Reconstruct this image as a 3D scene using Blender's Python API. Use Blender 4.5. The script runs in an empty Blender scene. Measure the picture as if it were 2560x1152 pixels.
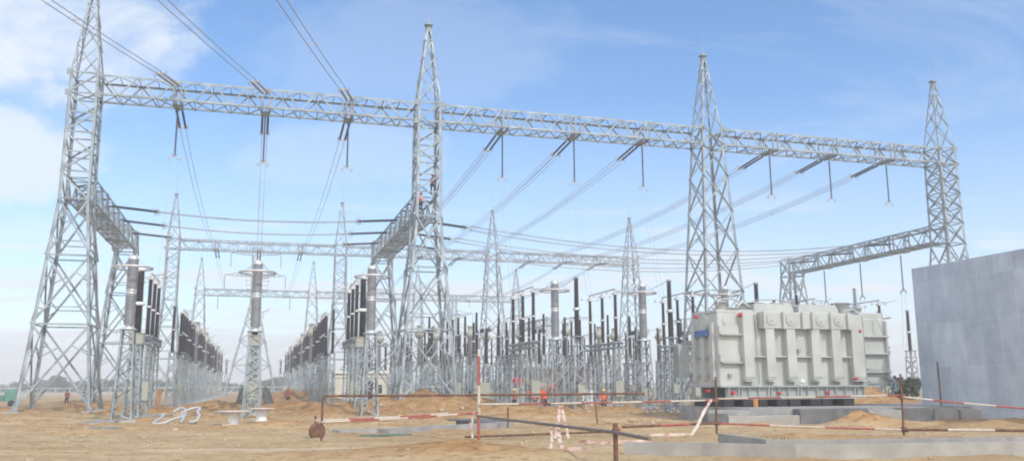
import bpy, math, random
from math import sin, cos, pi, radians, sqrt, atan2, exp, hypot
from mathutils import Vector as V3, Matrix, noise as mnoise
random.seed(7)
S = bpy.context.scene
COL = S.collection

# ------------------------------------------------------------------ frame of the yard
A = radians(16.3626)
OX, OY = -34.438, 67.478          # foot of the leftmost gantry tower, the yard's origin
UX, UY = cos(A), sin(A)
def W(s, t, z=0.0):               # yard coordinates (along the gantry, away from camera) to world
    return (OX + UX*s - UY*t, OY + UY*s + UX*t, z)
def WV(p): return V3(W(*p))

# ------------------------------------------------------------------ mesh builder
class MB:
    def __init__(self): self.v = []; self.f = []; self.m = []; self.sm = []
    def add(self, vs, fs, mi=0, smooth=False):
        b = len(self.v); self.v += [tuple(x) for x in vs]
        for f in fs:
            self.f.append([i+b for i in f]); self.m.append(mi); self.sm.append(smooth)
        return self
    def box(self, x0, x1, y0, y1, z0, z1, mi=0):
        v = [(x0,y0,z0),(x1,y0,z0),(x1,y1,z0),(x0,y1,z0),(x0,y0,z1),(x1,y0,z1),(x1,y1,z1),(x0,y1,z1)]
        return self.add(v, [(0,3,2,1),(4,5,6,7),(0,1,5,4),(1,2,6,5),(2,3,7,6),(3,0,4,7)], mi)
    def cbox(self, x0, x1, y0, y1, z0, z1, c=.03, mi=0):     # box with chamfered vertical edges and top rim
        pts = [(x0+c,y0),(x1-c,y0),(x1,y0+c),(x1,y1-c),(x1-c,y1),(x0+c,y1),(x0,y1-c),(x0,y0+c)]
        ins = [(x0+2*c,y0+c),(x1-2*c,y0+c),(x1-c,y0+2*c),(x1-c,y1-2*c),(x1-2*c,y1-c),(x0+2*c,y1-c),(x0+c,y1-2*c),(x0+c,y0+2*c)]
        v = [(x,y,z0) for x,y in pts]+[(x,y,z1-c) for x,y in pts]+[(x,y,z1) for x,y in ins]
        f = [tuple(range(7,-1,-1)), tuple(range(16,24))]
        for k in range(8):
            j = (k+1) % 8
            f += [(k,j,j+8,k+8),(k+8,j+8,j+16,k+16)]
        return self.add(v, f, mi)
    def prism(self, poly, axis, a, b, mi=0):                 # polygon swept along an axis
        n = len(poly); v = []
        for t in (a, b):
            for p, q in poly:
                v.append({'x':(t,p,q),'y':(p,t,q),'z':(p,q,t)}[axis])
        f = [tuple(range(n))[::-1], tuple(range(n,2*n))] + [(k,(k+1)%n,(k+1)%n+n,k+n) for k in range(n)]
        return self.add(v, f, mi)
    def ell(self, p, q, w, n, t=None, mi=0):                 # steel angle from p to q, flanges along n and across
        p, q, n = V3(p), V3(q), V3(n); d = q-p
        if d.length < 1e-6: return self
        d.normalize(); a = n - d*n.dot(d)
        if a.length < 1e-4: a = V3((0,0,1)).cross(d) if abs(d.z) < .9 else V3((1,0,0))
        a.normalize(); b = d.cross(a); t = t or max(.015, w*.14)
        pr = [(0,0),(w,0),(w,t),(t,t),(t,w),(0,w)]
        v = [p+a*x+b*y for x,y in pr]+[q+a*x+b*y for x,y in pr]
        return self.add(v, [(5,4,3,2,1,0),(6,7,8,9,10,11)]+[(k,(k+1)%6,(k+1)%6+6,k+6) for k in range(6)], mi)
    def bar(self, p, q, w, h=None, mi=0):
        p, q = V3(p), V3(q); d = (q-p)
        if d.length < 1e-6: return self
        d.normalize(); h = h or w
        a = V3((0,0,1)).cross(d)
        if a.length < 1e-3: a = V3((1,0,0))
        a.normalize(); b = d.cross(a)
        v = [c+a*x*w/2+b*y*h/2 for c in (p,q) for x,y in ((-1,-1),(1,-1),(1,1),(-1,1))]
        return self.add(v, [(3,2,1,0),(4,5,6,7)]+[(k,(k+1)%4,(k+1)%4+4,k+4) for k in range(4)], mi)
    def cyl(self, p, q, r1, r2=None, n=10, mi=0, caps=True):
        p, q = V3(p), V3(q); d = (q-p).normalized(); r2 = r1 if r2 is None else r2
        a = V3((0,0,1)).cross(d)
        if a.length < 1e-3: a = V3((1,0,0))
        a.normalize(); b = d.cross(a)
        v = [c+a*cos(2*pi*k/n)*r+b*sin(2*pi*k/n)*r for c,r in ((p,r1),(q,r2)) for k in range(n)]
        self.add(v, [(k,(k+1)%n,(k+1)%n+n,k+n) for k in range(n)], mi, True)
        if caps: self.add(v, [tuple(range(n))[::-1], tuple(range(n,2*n))], mi)
        return self
    def lathe(self, prof, o=(0,0,0), n=12, mi=0, ax=None):   # profile of (r, z) about the vertical, or about direction ax
        o = V3(o); v = []
        if ax is None: X, Y, Z = V3((1,0,0)), V3((0,1,0)), V3((0,0,1))
        else:
            Z = V3(ax).normalized(); X = V3((0,0,1)).cross(Z)
            if X.length < 1e-3: X = V3((1,0,0))
            X.normalize(); Y = Z.cross(X)
        for r, z in prof:
            for k in range(n): v.append(o+Z*z+X*r*cos(2*pi*k/n)+Y*r*sin(2*pi*k/n))
        f = []
        for i in range(len(prof)-1):
            for k in range(n): j = (k+1) % n; f.append((i*n+k, i*n+j, (i+1)*n+j, (i+1)*n+k))
        self.add(v, f, mi, True)
        L = len(prof)-1
        self.add(v, [tuple(range(n))[::-1], tuple(L*n+k for k in range(n))], mi)
        return self
    def tube(self, pts, r, n=6, mi=0, closed=False, rs=None, mis=None):
        pts = [V3(p) for p in pts]; N = len(pts); v = []; a = None
        for i in range(N):
            d = (pts[(i+1)%N]-pts[i-1]) if closed else (pts[min(i+1,N-1)]-pts[max(i-1,0)])
            d.normalize()
            if a is None:
                a = V3((0,0,1)).cross(d)
                if a.length < 1e-3: a = V3((1,0,0))
            a = a-d*a.dot(d); a.normalize(); b = d.cross(a); rr = rs[i] if rs else r
            v += [pts[i]+a*rr*cos(2*pi*k/n)+b*rr*sin(2*pi*k/n) for k in range(n)]
        for i in range(N if closed else N-1):
            j = (i+1) % N
            self.add([], [], 0)
            base = i*n; f = [(base+k, base+(k+1)%n, j*n+(k+1)%n, j*n+k) for k in range(n)]
            if i == 0: off = len(self.v); self.v += [tuple(x) for x in v]
            for q in f:
                self.f.append([x+off for x in q]); self.m.append(mis[i] if mis else mi); self.sm.append(True)
        if not closed:
            self.f.append([off+k for k in range(n)][::-1]); self.m.append(mi); self.sm.append(False)
            self.f.append([off+(N-1)*n+k for k in range(n)]); self.m.append(mi); self.sm.append(False)
        return self
    def torus(self, c, R, r, n=28, m=6, ax='z', mi=0):
        pts = []
        for k in range(n):
            x, y = R*cos(2*pi*k/n), R*sin(2*pi*k/n)
            pts.append(V3(c)+V3({'z':(x,y,0),'y':(x,0,y),'x':(0,x,y)}[ax]))
        return self.tube(pts, r, m, mi, closed=True)
    def ball(self, c, r, n=12, k=8, mi=0, sx=1, sy=1, sz=1):
        prof = [(max(1e-3, r*sin(pi*i/k)), -r*cos(pi*i/k)) for i in range(k+1)]
        b = len(self.v); self.lathe(prof, (0,0,0), n, mi)
        for i in range(b, len(self.v)):
            x, y, z = self.v[i]; self.v[i] = (c[0]+x*sx, c[1]+y*sy, c[2]+z*sz)
        return self
    def build(self, name, mat, parent=None, loc=None, rz=None):
        me = bpy.data.meshes.new(name); me.from_pydata(self.v, [], self.f)
        mats = mat if isinstance(mat, (list, tuple)) else [mat]
        for m in mats: me.materials.append(m)
        me.polygons.foreach_set('material_index', self.m); me.polygons.foreach_set('use_smooth', self.sm); me.update()
        o = bpy.data.objects.new(name, me); COL.objects.link(o)
        if parent: o.parent = parent
        if loc: o.location = loc
        if rz is not None: o.rotation_euler = (0,0,rz)
        return o

def tag(o, label=None, cat=None, group=None, kind=None):
    if label: o['label'] = label
    if cat: o['category'] = cat
    if group: o['group'] = group
    if kind: o['kind'] = kind
    return o
def empty(name, loc=(0,0,0), rz=0.0):
    o = bpy.data.objects.new(name, None); COL.objects.link(o)
    o.location = loc; o.rotation_euler = (0,0,rz); o.empty_display_size = .3
    return o
def copy_tree(o, parent=None):
    c = o.copy(); COL.objects.link(c)
    if parent: c.parent = parent
    for ch in list(o.children): copy_tree(ch, c)
    return c
USED = set()
def inst(proto, loc, rz, label, cat, group=None):     # first use places the prototype itself, later ones copy it
    if proto.name in USED: o = copy_tree(proto)
    else: USED.add(proto.name); o = proto
    o.location = loc; o.rotation_euler = (0,0,rz)
    for k in ('label','category','group'):
        if k in o: del o[k]
    return tag(o, label, cat, group)

# ------------------------------------------------------------------ materials
def mat(name, col, rough=.6, metal=0.0, var=0.0, scale=3.0, bump=0.0, bscale=20.0, col2=None, detail=4, spec=None, lo=.35, hi=.65):
    m = bpy.data.materials.new(name); m.use_nodes = True; nt = m.node_tree; N = nt.nodes; L = nt.links
    b = N['Principled BSDF']; b.inputs['Roughness'].default_value = rough; b.inputs['Metallic'].default_value = metal
    if spec is not None: b.inputs['Specular IOR Level'].default_value = spec
    if var or col2:
        tc = N.new('ShaderNodeTexCoord'); nz = N.new('ShaderNodeTexNoise'); nz.inputs['Scale'].default_value = scale
        nz.inputs['Detail'].default_value = detail
        L.new(tc.outputs['Object'], nz.inputs['Vector'])
        r = N.new('ShaderNodeValToRGB'); r.color_ramp.elements[0].position = lo; r.color_ramp.elements[1].position = hi
        c2 = col2 or tuple(min(1, c*(1+var)) for c in col); c1 = col if col2 else tuple(c*(1-var) for c in col)
        r.color_ramp.elements[0].color = (*c1,1); r.color_ramp.elements[1].color = (*c2,1)
        L.new(nz.outputs['Fac'], r.inputs['Fac']); L.new(r.outputs['Color'], b.inputs['Base Color'])
    else: b.inputs['Base Color'].default_value = (*col,1)
    if bump:
        tc = N.new('ShaderNodeTexCoord'); n2 = N.new('ShaderNodeTexNoise'); n2.inputs['Scale'].default_value = bscale; n2.inputs['Detail'].default_value = 5
        L.new(tc.outputs['Object'], n2.inputs['Vector']); bp = N.new('ShaderNodeBump'); bp.inputs['Strength'].default_value = bump; bp.inputs['Distance'].default_value = .05
        L.new(n2.outputs['Fac'], bp.inputs['Height']); L.new(bp.outputs['Normal'], b.inputs['Normal'])
    return m
M = {}
M['steel'] = mat('galvanised_steel', (.29,.335,.36), .55, .2, var=.28, scale=.9)
M['steel_far'] = M['steel']
M['dull'] = mat('dull_galvanised', (.25,.29,.315), .6, .2, var=.15, scale=2)
M['footing'] = mat('footing_concrete', (.36,.34,.30), .9, 0, var=.15, scale=3, bump=.3)
M['black_por'] = mat('dark_brown_porcelain', (.028,.022,.026), .28, 0, var=.2, scale=2)
M['grey_por'] = mat('grey_porcelain', (.25,.26,.28), .35, 0, var=.1, scale=2)
M['glass_ins'] = mat('dark_string_insulator', (.045,.060,.085), .35, 0, var=.2, scale=2)
M['alu'] = mat('aluminium', (.62,.63,.63), .42, .5, var=.06, scale=2)
M['white'] = mat('white_paint', (.78,.79,.78), .45, 0, var=.05, scale=2)
M['wire'] = mat('aluminium_conductor', (.42,.44,.47), .55, .4)
M['tank'] = mat('grey_tank_paint', (.465,.48,.455), .42, 0, var=.10, scale=.7, bump=.05, bscale=6)
M['tank_dark'] = mat('grey_frame_paint', (.33,.36,.355), .5, 0, var=.10, scale=2)
M['redv'] = mat('red_valve_paint', (.55,.03,.04), .4)
M['blue'] = mat('blue_plate', (.06,.14,.36), .4)
M['timber'] = mat('timber_block', (.42,.20,.07), .8, var=.2, scale=8)
M['blackblk'] = mat('black_sleeper', (.018,.018,.022), .7, var=.3, scale=6)
M['cabinet'] = mat('beige_cabinet', (.36,.37,.31), .5, var=.06, scale=3)
M['rust'] = mat('rusty_pipe', (.17,.085,.055), .8, .2, var=.35, scale=6)
M['redp'] = mat('faded_red_paint', (.36,.095,.075), .6, var=.2, scale=5)
M['whitep'] = mat('chalky_white_paint', (.56,.49,.41), .6, var=.12, scale=5)
M['greypipe'] = mat('weathered_steel_pipe', (.20,.17,.15), .6, .4, var=.25, scale=8)
M['tape'] = mat('pink_white_tape', (.62,.53,.47), .6, col2=(.60,.40,.35), scale=3, lo=.45, hi=.56)
M['con_dark'] = mat('damp_concrete', (.10,.105,.12), .85, var=.3, scale=1.5, bump=.2, col2=(.17,.17,.175))  # darkest concrete tone, mottled by noise
M['con_lite'] = mat('pale_concrete', (.40,.385,.35), .88, scale=1.3, bump=.2, col2=(.30,.29,.27))
M['con_mid'] = mat('grey_concrete', (.25,.25,.25), .88, scale=1.7, bump=.3, col2=(.35,.34,.32))
M['skin'] = mat('skin', (.30,.17,.11), .6)
M['hair'] = mat('black_hair', (.02,.018,.016), .7)
M['vest_red'] = mat('faded_red_cloth', (.46,.08,.08), .85, var=.15, scale=12)
M['vest_orange'] = mat('orange_vest_cloth', (.80,.16,.06), .8, var=.1, scale=12)
M['shirt_dark'] = mat('dark_cloth', (.05,.055,.08), .9, var=.2, scale=12)
M['trousers'] = mat('dark_trousers', (.03,.033,.05), .9, var=.2, scale=12)
M['helmet_y'] = mat('yellow_helmet', (.80,.52,.02), .4)
M['helmet_r'] = mat('red_helmet', (.6,.06,.05), .4)
M['orange'] = mat('orange_machine_paint', (.78,.10,.03), .45, var=.08, scale=3)
M['rubber'] = mat('rubber', (.025,.025,.027), .8)
M['boomgrey'] = mat('dusty_boom_steel', (.36,.31,.28), .6, var=.12, scale=3)
M['hose'] = mat('grey_corrugated_hose', (.44,.45,.46), .6, var=.1, scale=3)
M['net'] = mat('dark_green_cover', (.085,.095,.085), .95, var=.5, scale=5, bump=.6, bscale=5)
M['brick'] = mat('dusty_brick', (.24,.15,.115), .9, scale=2, col2=(.33,.24,.19), bump=.3)
M['render'] = mat('cream_render', (.62,.60,.50), .85, var=.07, scale=.8)
M['opening'] = mat('dark_room', (.03,.03,.04), .9)
M['greenw'] = mat('green_window_frame', (.03,.12,.09), .5)
M['leaf'] = mat('tree_leaves', (.022,.042,.022), .8, scale=.6, col2=(.05,.075,.035))
M['bark'] = mat('bark', (.10,.075,.055), .9)
M['weed'] = mat('dry_weeds', (.20,.17,.08), .9, scale=3, col2=(.08,.09,.04))
M['greencab'] = mat('green_truck_paint', (.10,.26,.21), .5, var=.1, scale=2)
M['bluebox'] = mat('pale_blue_board', (.42,.50,.58), .5, var=.05)
M['stone'] = mat('sandy_stone', (.40,.31,.21), .95, var=.2, scale=5)

# ------------------------------------------------------------------ ground
MOUNDS = [ # world x, y, radius x, radius y, height
 (-27,112,5,5,1.5),(-31,118,4,5,1.1),(-22.5,84,6,3.2,.75),(-17.5,74,4,2.5,.55),(-20.5,64,3,2,.5),(-8.5,74,5,2.6,1.25),(-4.5,77,4,3,.9),
 (-26,62,5,2,.40),(-31,56,4,1.5,.28),(1.5,60,7,3,.55),(6.5,63,5,2.5,.32),(-18.5,53,3,1.6,.30),(-12,56,4,2,.42),(16.7,43.0,1.3,.8,.45),
 (30,82,5,7,2.2),(27,75,3,3,1.0),(10.5,31.0,4,.9,.22),(15.5,30.2,4,.8,.25),(-2.2,27.0,3.4,2.2,.32),(-6,24.5,3,1.5,.18),(-1.6,25.0,2.2,1.5,.34),(.4,24.2,1.8,.9,.25),(-9,30.6,5,.6,.10),(5.5,38.5,4,1.2,.16),(-11,60,5,2,.7),(-6.5,66,5,2,.8),(-15,64,3,1.8,.8),(-23,70,4,2.5,.7),(-34,74,6,2.5,.6),(8,72,5,2,.2),(-2,52,4,1.3,.3),(11,54,3,1.2,.4),(-38,66,6,1.6,.4),
 (18,27,4,1.5,.30),(-52,108,7,4,.5),(-43,88,8,2.5,.45),(-30,80,6,2,.3),(3,52,3,1,.25),(-13,37.5,1,.5,.08)]
def hgt(x, y):
    d = hypot(x, y); h = 0.0
    if d < 600:
        k = min(1.0, 60.0/max(d,1)) if d > 60 else 1.0
        h += .07*mnoise.noise(V3((x*.35, y*.35, 0))) + .05*mnoise.noise(V3((x*1.1, y*1.1, 3)))*k + .035*mnoise.noise(V3((x*2.7, y*2.7, 5)))*k
    if 34 < y < 120:
        k2 = min(1, (y-34)/6)*min(1, (120-y)/30); q = mnoise.noise(V3((x*.22, y*.5, 9))); q2 = mnoise.noise(V3((x*.7, y*1.2, 19)))
        h += k2*(.30*max(0, q)**1.2*1.3 + .10*q2 - .10*max(0, -q)*1.5)
    for mx, my, rx, ry, mh in MOUNDS:
        e = ((x-mx)/rx)**2 + ((y-my)/ry)**2
        if e < 6:
            rgh = 1 + .35*mnoise.noise(V3((x*.9, y*.9, mx)))+.2*mnoise.noise(V3((x*2.5, y*2.5, mx)))
            h += mh*exp(-e*1.1)*rgh
    # smooth compacted track, runs left to right in front
    c = 27.6 + .02*(x+8); tr = exp(-((y-c)/2.3)**2)
    h = h*(1-tr*.8)
    for o_, dp in ((-1.35,.07),(-.75,.05),(.85,.07),(1.5,.05)):
        h -= dp*exp(-((y-c-o_-.12*sin(x*.21+o_))/.26)**2)
    return h
def axis(lo, hi, fine0, fine1, st, g=1.13):
    a = [fine0]
    while a[-1] < fine1: a.append(a[-1]+st)
    s = st; b = [a[-1]]
    while b[-1] < hi: s *= g; b.append(b[-1]+s)
    s = st; c = [a[0]]
    while c[-1] > lo: s *= g; c.append(c[-1]-s)
    return c[::-1][:-1] + a + b[1:]
xs = axis(-2200, 2200, -42, 36, .34); ys = axis(-150, 2300, 18, 70, .24, 1.06)
gm = MB(); nx, ny = len(xs), len(ys)
gm.v = [(x, y, hgt(x,y)) for y in ys for x in xs]
gm.f = [(j*nx+i, j*nx+i+1, (j+1)*nx+i+1, (j+1)*nx+i) for j in range(ny-1) for i in range(nx-1)]
gm.m = [0]*len(gm.f); gm.sm = [True]*len(gm.f)
def ground_mat():
    m = bpy.data.materials.new('sandy_ground'); m.use_nodes = True; nt = m.node_tree; N = nt.nodes; L = nt.links
    b = N['Principled BSDF']; b.inputs['Roughness'].default_value = .95; b.inputs['Specular IOR Level'].default_value = .15
    g = N.new('ShaderNodeNewGeometry')
    def nz(sc, det=6, dist=0, sx=1, sy=1):
        mp = N.new('ShaderNodeMapping'); mp.inputs['Scale'].default_value = (sx,sy,1); L.new(g.outputs['Position'], mp.inputs['Vector'])
        n = N.new('ShaderNodeTexNoise'); n.inputs['Scale'].default_value = sc; n.inputs['Detail'].default_value = det; n.inputs['Distortion'].default_value = dist
        L.new(mp.outputs['Vector'], n.inputs['Vector']); return n.outputs['Fac']
    def ramp(fac, stops):
        r = N.new('ShaderNodeValToRGB'); e = r.color_ramp.elements
        while len(e) < len(stops): e.new(.5)
        for k, (p, c) in enumerate(stops): e[k].position = p; e[k].color = (*c,1) if len(c) == 3 else c
        L.new(fac, r.inputs['Fac']); return r.outputs['Color']
    def mix(f, a, c, mode='MIX'):
        x = N.new('ShaderNodeMix'); x.data_type = 'RGBA'; x.blend_type = mode
        (L.new(f, x.inputs[0]) if not isinstance(f, float) else setattr(x.inputs[0], 'default_value', f))
        L.new(a, x.inputs[6]); L.new(c, x.inputs[7]); return x.outputs[2]
    base = ramp(nz(.16, 5, .6, .45, 1), [(.32,(.385,.26,.14)),(.50,(.45,.335,.195)),(.68,(.51,.395,.25))])
    patch = ramp(nz(.55, 7, 1.2, .5, 1.2), [(.38,(.37,.21,.085)),(.62,(.51,.375,.205))])
    c = mix(.45, base, patch)
    # freshly dug, redder soil lies where the ground is heaped
    sep = N.new('ShaderNodeSeparateXYZ'); L.new(g.outputs['Position'], sep.inputs[0])
    mr = N.new('ShaderNodeMapRange'); mr.inputs['From Min'].default_value = .07; mr.inputs['From Max'].default_value = .34; L.new(sep.outputs['Z'], mr.inputs['Value'])
    dk = ramp(nz(.30, 7, 1.5, .5, 1.4), [(.50,(0,0,0)),(.60,(1,1,1))]); dmx = N.new('ShaderNodeMapRange'); dmx.inputs['From Min'].default_value = 36; dmx.inputs['From Max'].default_value = 46; L.new(sep.outputs['Y'], dmx.inputs['Value'])
    dm = N.new('ShaderNodeMath'); dm.operation = 'MULTIPLY'; L.new(dk, dm.inputs[0]); L.new(dmx.outputs[0], dm.inputs[1]); dm2 = N.new('ShaderNodeMath'); dm2.operation = 'MULTIPLY'; L.new(dm.outputs[0], dm2.inputs[0]); dm2.inputs[1].default_value = .7; dm3 = N.new('ShaderNodeMath'); dm3.operation = 'MAXIMUM'; L.new(dm2.outputs[0], dm3.inputs[0]); L.new(mr.outputs[0], dm3.inputs[1])
    dug = ramp(nz(1.3, 6, .8), [(.35,(.29,.16,.065)),(.65,(.44,.27,.125))])
    c = mix(dm3.outputs[0], c, dug)
    # pale compacted track
    y2 = N.new('ShaderNodeMath'); y2.operation = 'MULTIPLY_ADD'; L.new(sep.outputs['X'], y2.inputs[0]); y2.inputs[1].default_value = -.02; L.new(sep.outputs['Y'], y2.inputs[2])
    a1 = N.new('ShaderNodeMath'); a1.operation = 'SUBTRACT'; L.new(y2.outputs[0], a1.inputs[0]); a1.inputs[1].default_value = 28.3
    wn = N.new('ShaderNodeMath'); wn.operation = 'MULTIPLY_ADD'; L.new(nz(.5,4), wn.inputs[0]); wn.inputs[1].default_value = 2.6; L.new(a1.outputs[0], wn.inputs[2])
    ab = N.new('ShaderNodeMath'); ab.operation = 'ABSOLUTE'
    sb = N.new('ShaderNodeMath'); sb.operation = 'SUBTRACT'; L.new(wn.outputs[0], sb.inputs[0]); sb.inputs[1].default_value = 1.3; L.new(sb.outputs[0], ab.inputs[0])
    tr = N.new('ShaderNodeMapRange'); tr.inputs['From Min'].default_value = .9; tr.inputs['From Max'].default_value = .35; L.new(ab.outputs[0], tr.inputs['Value'])
    pale = ramp(nz(2.0, 5, 0, .3, 2), [(.3,(.52,.395,.265)),(.7,(.62,.485,.345))])
    tm = N.new('ShaderNodeMath'); tm.operation = 'MULTIPLY'; L.new(tr.outputs[0], tm.inputs[0]); tm.inputs[1].default_value = .75
    c = mix(tm.outputs[0], c, pale)
    # clods and pebbles
    peb = ramp(nz(5.5, 8, .3, .7, 1), [(.36,(.62,.56,.5)),(.46,(1,1,1)),(.60,(1,1,1)),(.72,(1.12,1.1,1.06))])
    c = mix(.8, c, peb, 'MULTIPLY')
    L.new(c, b.inputs['Base Color'])
    bn = N.new('ShaderNodeBump'); bn.inputs['Strength'].default_value = 1.0; bn.inputs['Distance'].default_value = .10
    L.new(nz(2.6, 14, .5), bn.inputs['Height']); L.new(bn.outputs['Normal'], b.inputs['Normal'])
    return m
tag(gm.build('ground', ground_mat()), kind='structure')

# ------------------------------------------------------------------ lattice towers and beams
def corners(pr, z):
    hu, hv = pr(z); return [(-hu,-hv,z),(hu,-hv,z),(hu,hv,z),(-hu,hv,z)]
NRM = [(0,-1,0),(1,0,0),(0,1,0),(-1,0,0)]
def lerp(a, b, t): return tuple(a[i]+(b[i]-a[i])*t for i in range(3))
def lace(mb, pr, levels, w, horiz=True, sub=False, single=False):
    for li, (z0, z1) in enumerate(zip(levels, levels[1:])):
        c0, c1 = corners(pr, z0), corners(pr, z1)
        for k in range(4):
            j = (k+1) % 4; n = V3(NRM[k])*-1
            if single:
                if (li+k) % 2: mb.ell(c0[k], c1[j], w, n)
                else: mb.ell(c0[j], c1[k], w, n)
            else:
                mb.ell(c0[k], c1[j], w, n); mb.ell(c0[j], c1[k], w, V3(NRM[k])*1)
            if horiz: mb.ell(c1[k], c1[j], w*.9, n)
            if sub:
                # redundant members: from mid-leg to the quarter points of the cross
                a0, a1 = lerp(c0[k], c1[j], .25), lerp(c0[j], c1[k], .25)
                b0, b1 = lerp(c0[k], c1[j], .75), lerp(c0[j], c1[k], .75)
                for q, (g, h) in enumerate(((a0,(c0[k],c1[k])),(a1,(c0[j],c1[j])))):
                    mb.ell(g, lerp(h[0], h[1], .42), w*.6, n)
                    mb.ell(g, lerp(h[0], h[1], .12), w*.6, n)
                for g, h in ((b1,(c0[k],c1[k])),(b0,(c0[j],c1[j]))):
                    mb.ell(g, lerp(h[0], h[1], .62), w*.6, n)
                mb.ell(a0, a1, w*.6, n); 
def leg(pr, k, zs, w):
    mb = MB(); sx, sy = [(1,1),(-1,1),(-1,-1),(1,-1)][k]
    for z0, z1 in zip(zs, zs[1:]):
        p, q = V3(corners(pr, z0)[k]), V3(corners(pr, z1)[k])
        d = (q-p).normalized(); t = w*.14
        a = V3((sx,0,0)); a = (a-d*a.dot(d)).normalized(); b = V3((0,sy,0)); b = (b-d*b.dot(d)).normalized()
        for u, v in ((a,b),(b,a)):
            vs = [c+u*x+v*y for c in (p,q) for x,y in ((0,0),(w,0),(w,t),(0,t))]
            mb.add(vs, [(3,2,1,0),(4,5,6,7),(0,1,5,4),(1,2,6,5),(2,3,7,6),(3,0,4,7)])
    return mb
ZB, ZT, ZS = 25.02, 26.73, 34.46
def make_tower(kind):
    root = empty('gantry_tower')
    top = ZT; st = M['steel']
    if kind in ('kink', 'spired_end'):
        hb = 2.6 if kind == 'kink' else 2.6
        def pr(z):
            if z > 16.4: return (1.08+.05*(ZT-z)/10, 1.15+.12*(ZT-z)/10)
            f = (16.4-z)/16.4; return (1.13+(hb-1.13)*f, 1.28+(2.5-1.28)*f)
        lower = [0.3,6.6,11.9,16.4]; upper = [16.4,18.6,20.2,21.8,23.4,ZB,ZT]
        zl = [0.3,16.4,ZT]
    elif kind == 'taper':
        def pr(z):
            if z > ZB: return (1.15,1.2)
            f = (ZB-z)/ZB; return (1.15+1.45*f, 1.2+1.5*f)
        lower = [0.3,6.0,10.6]; upper = [10.6,14.6,18.4,21.9,ZB,ZT]; zl = [0.3,ZB,ZT]
    else: # low rear tower that carries the far end of a side beam
        top = 18.75
        def pr(z):
            if z > 16.4: return (1.08,1.1)
            f = (16.4-z)/16.4; return (1.08+1.5*f, 1.1+1.2*f)
        lower = [0.3,6.6,11.9,16.4]; upper = [16.4,18.75]; zl = [0.3,16.4,18.75]
    for k in range(4):
        lg = leg(pr, k, zl, .24)
        if k == 1:
            z = 3.0
            while z < top:
                bx, by, _ = corners(pr, z)[1]; lg.bar((bx-.03,by+.02,z),(bx+.17,by+.02,z),.025); z += .45
        lg.build('leg', st, root)
        x, y, _ = corners(pr, .3)[k]
        f = MB(); f.cbox(x-.55,x+.55,y-.55,y+.55,-.5,.24,.04,0); f.box(x-.25,x+.25,y-.25,y+.25,.24,.31,1)
        f.build('footing', [M['footing'], M['dull']], root)
    mb = MB(); lace(mb, pr, lower, .135, sub=True); mb.build('lower_bracing', st, root)
    mb = MB(); lace(mb, pr, upper, .125, horiz=(kind != 'taper'), single=(kind == 'kink'))
    if top > 20:
        c = corners(pr, ZB); mb.ell(c[0], c[2], .1, (0,0,1)); mb.ell(c[1], c[3], .1, (0,0,1))
    mb.build('upper_bracing', st, root)
    for z in ([ZB,ZT] if top > 20 else [16.8,18.5]):
        for k in (0,1):
            x, y, _ = corners(pr, z)[k]
            g = MB(); g.box(x-.24,x+.24,y-.035,y-.012,z-.24,z+.24); g.build('gusset_plate', M['dull'], root)
    if top > 20:
        sp = MB()
        def ps(z): f = (z-ZT)/(ZS-ZT); return (1.08+(.16-1.08)*f, 1.15+(.16-1.15)*f)
        for k in range(4):
            q = leg(ps, k, [ZT,ZS], .13); sp.add(q.v, q.f)
        lace(sp, ps, [ZT,29.2,31.2,32.9,ZS], .07, horiz=False, single=False)
        c = corners(ps, 32.9)
        for k in range(4): sp.ell(c[k], c[(k+1)%4], .07, (0,0,1))
        sp.build('spire', st, root)
        MB().cbox(-.36,.36,-.36,.36,ZS,ZS+.1,.03).cbox(-.2,.2,-.2,.2,ZS+.1,ZS+.22,.02).build('cap_plate', M['dull'], root)
        MB().cyl((0,0,ZS+.2),(0,0,ZS+2.2),.035,.022,6).cyl((0,0,ZS+2.2),(0,0,ZS+3.7),.02,.008,6).build('lightning_rod', st, root)
    return root
PT = {k: make_tower(k) for k in ('kink','taper','rear','spired_end')}

def make_beam(L, z0, z1, w, npan, wc=.17, hangers=()):
    root = empty('gantry_beam'); st = M['steel']; hw = w/2
    ch = [(-hw,z0,1,1),(hw,z0,-1,1),(-hw,z1,1,-1),(hw,z1,-1,-1)]
    for y, z, sy, sz in ch:
        c = MB(); t = wc*.14
        ya, yb = sorted((y, y+sy*wc)); za, zb = sorted((z, z+sz*t)); c.box(0,L,ya,yb,za,zb)
        ya, yb = sorted((y, y+sy*t)); za, zb = sorted((z+sz*t, z+sz*wc)); c.box(0,L,ya,yb,za,zb)
        c.build('chord', st, root)
    p = L/npan
    sd = MB(); fl = MB()
    for i in range(npan):
        x0, x1 = i*p, (i+1)*p; up = i % 2
        for y, n in ((-hw+.02,(0,1,0)),(hw-.02,(0,-1,0))):
            sd.ell((x0,y,z0 if up else z1), (x1,y,z1 if up else z0), .11, n)
            sd.ell((x1,y,z0), (x1,y,z1), .07, n) if i < npan-1 and i % 2 else None
        for z, n in ((z0+.02,(0,0,1)),(z1-.02,(0,0,-1))):
            fl.ell((x0,-hw if up else hw,z), (x1,hw if up else -hw,z), .10, n)
            fl.ell((x1,-hw,z), (x1,hw,z), .07, n)
    sd.build('side_lacing', st, root); fl.build('top_and_bottom_lacing', st, root)
    for hx in hangers:
        h = MB()
        for dx in (-.28,.28):
            h.bar((hx+dx,-hw,z0),(hx+dx,hw,z0),.12,.2); h.bar((hx+dx,-hw-.02,z0),(hx+dx,-hw-.02,z1),.12,.1); h.bar((hx+dx,hw+.02,z0),(hx+dx,hw+.02,z1),.12,.1)
        h.box(hx-.4,hx+.4,-.3,.3,z0-.12,z0-.02)
        h.build('hanger_frame', M['dull'], root)
    return root
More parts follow.
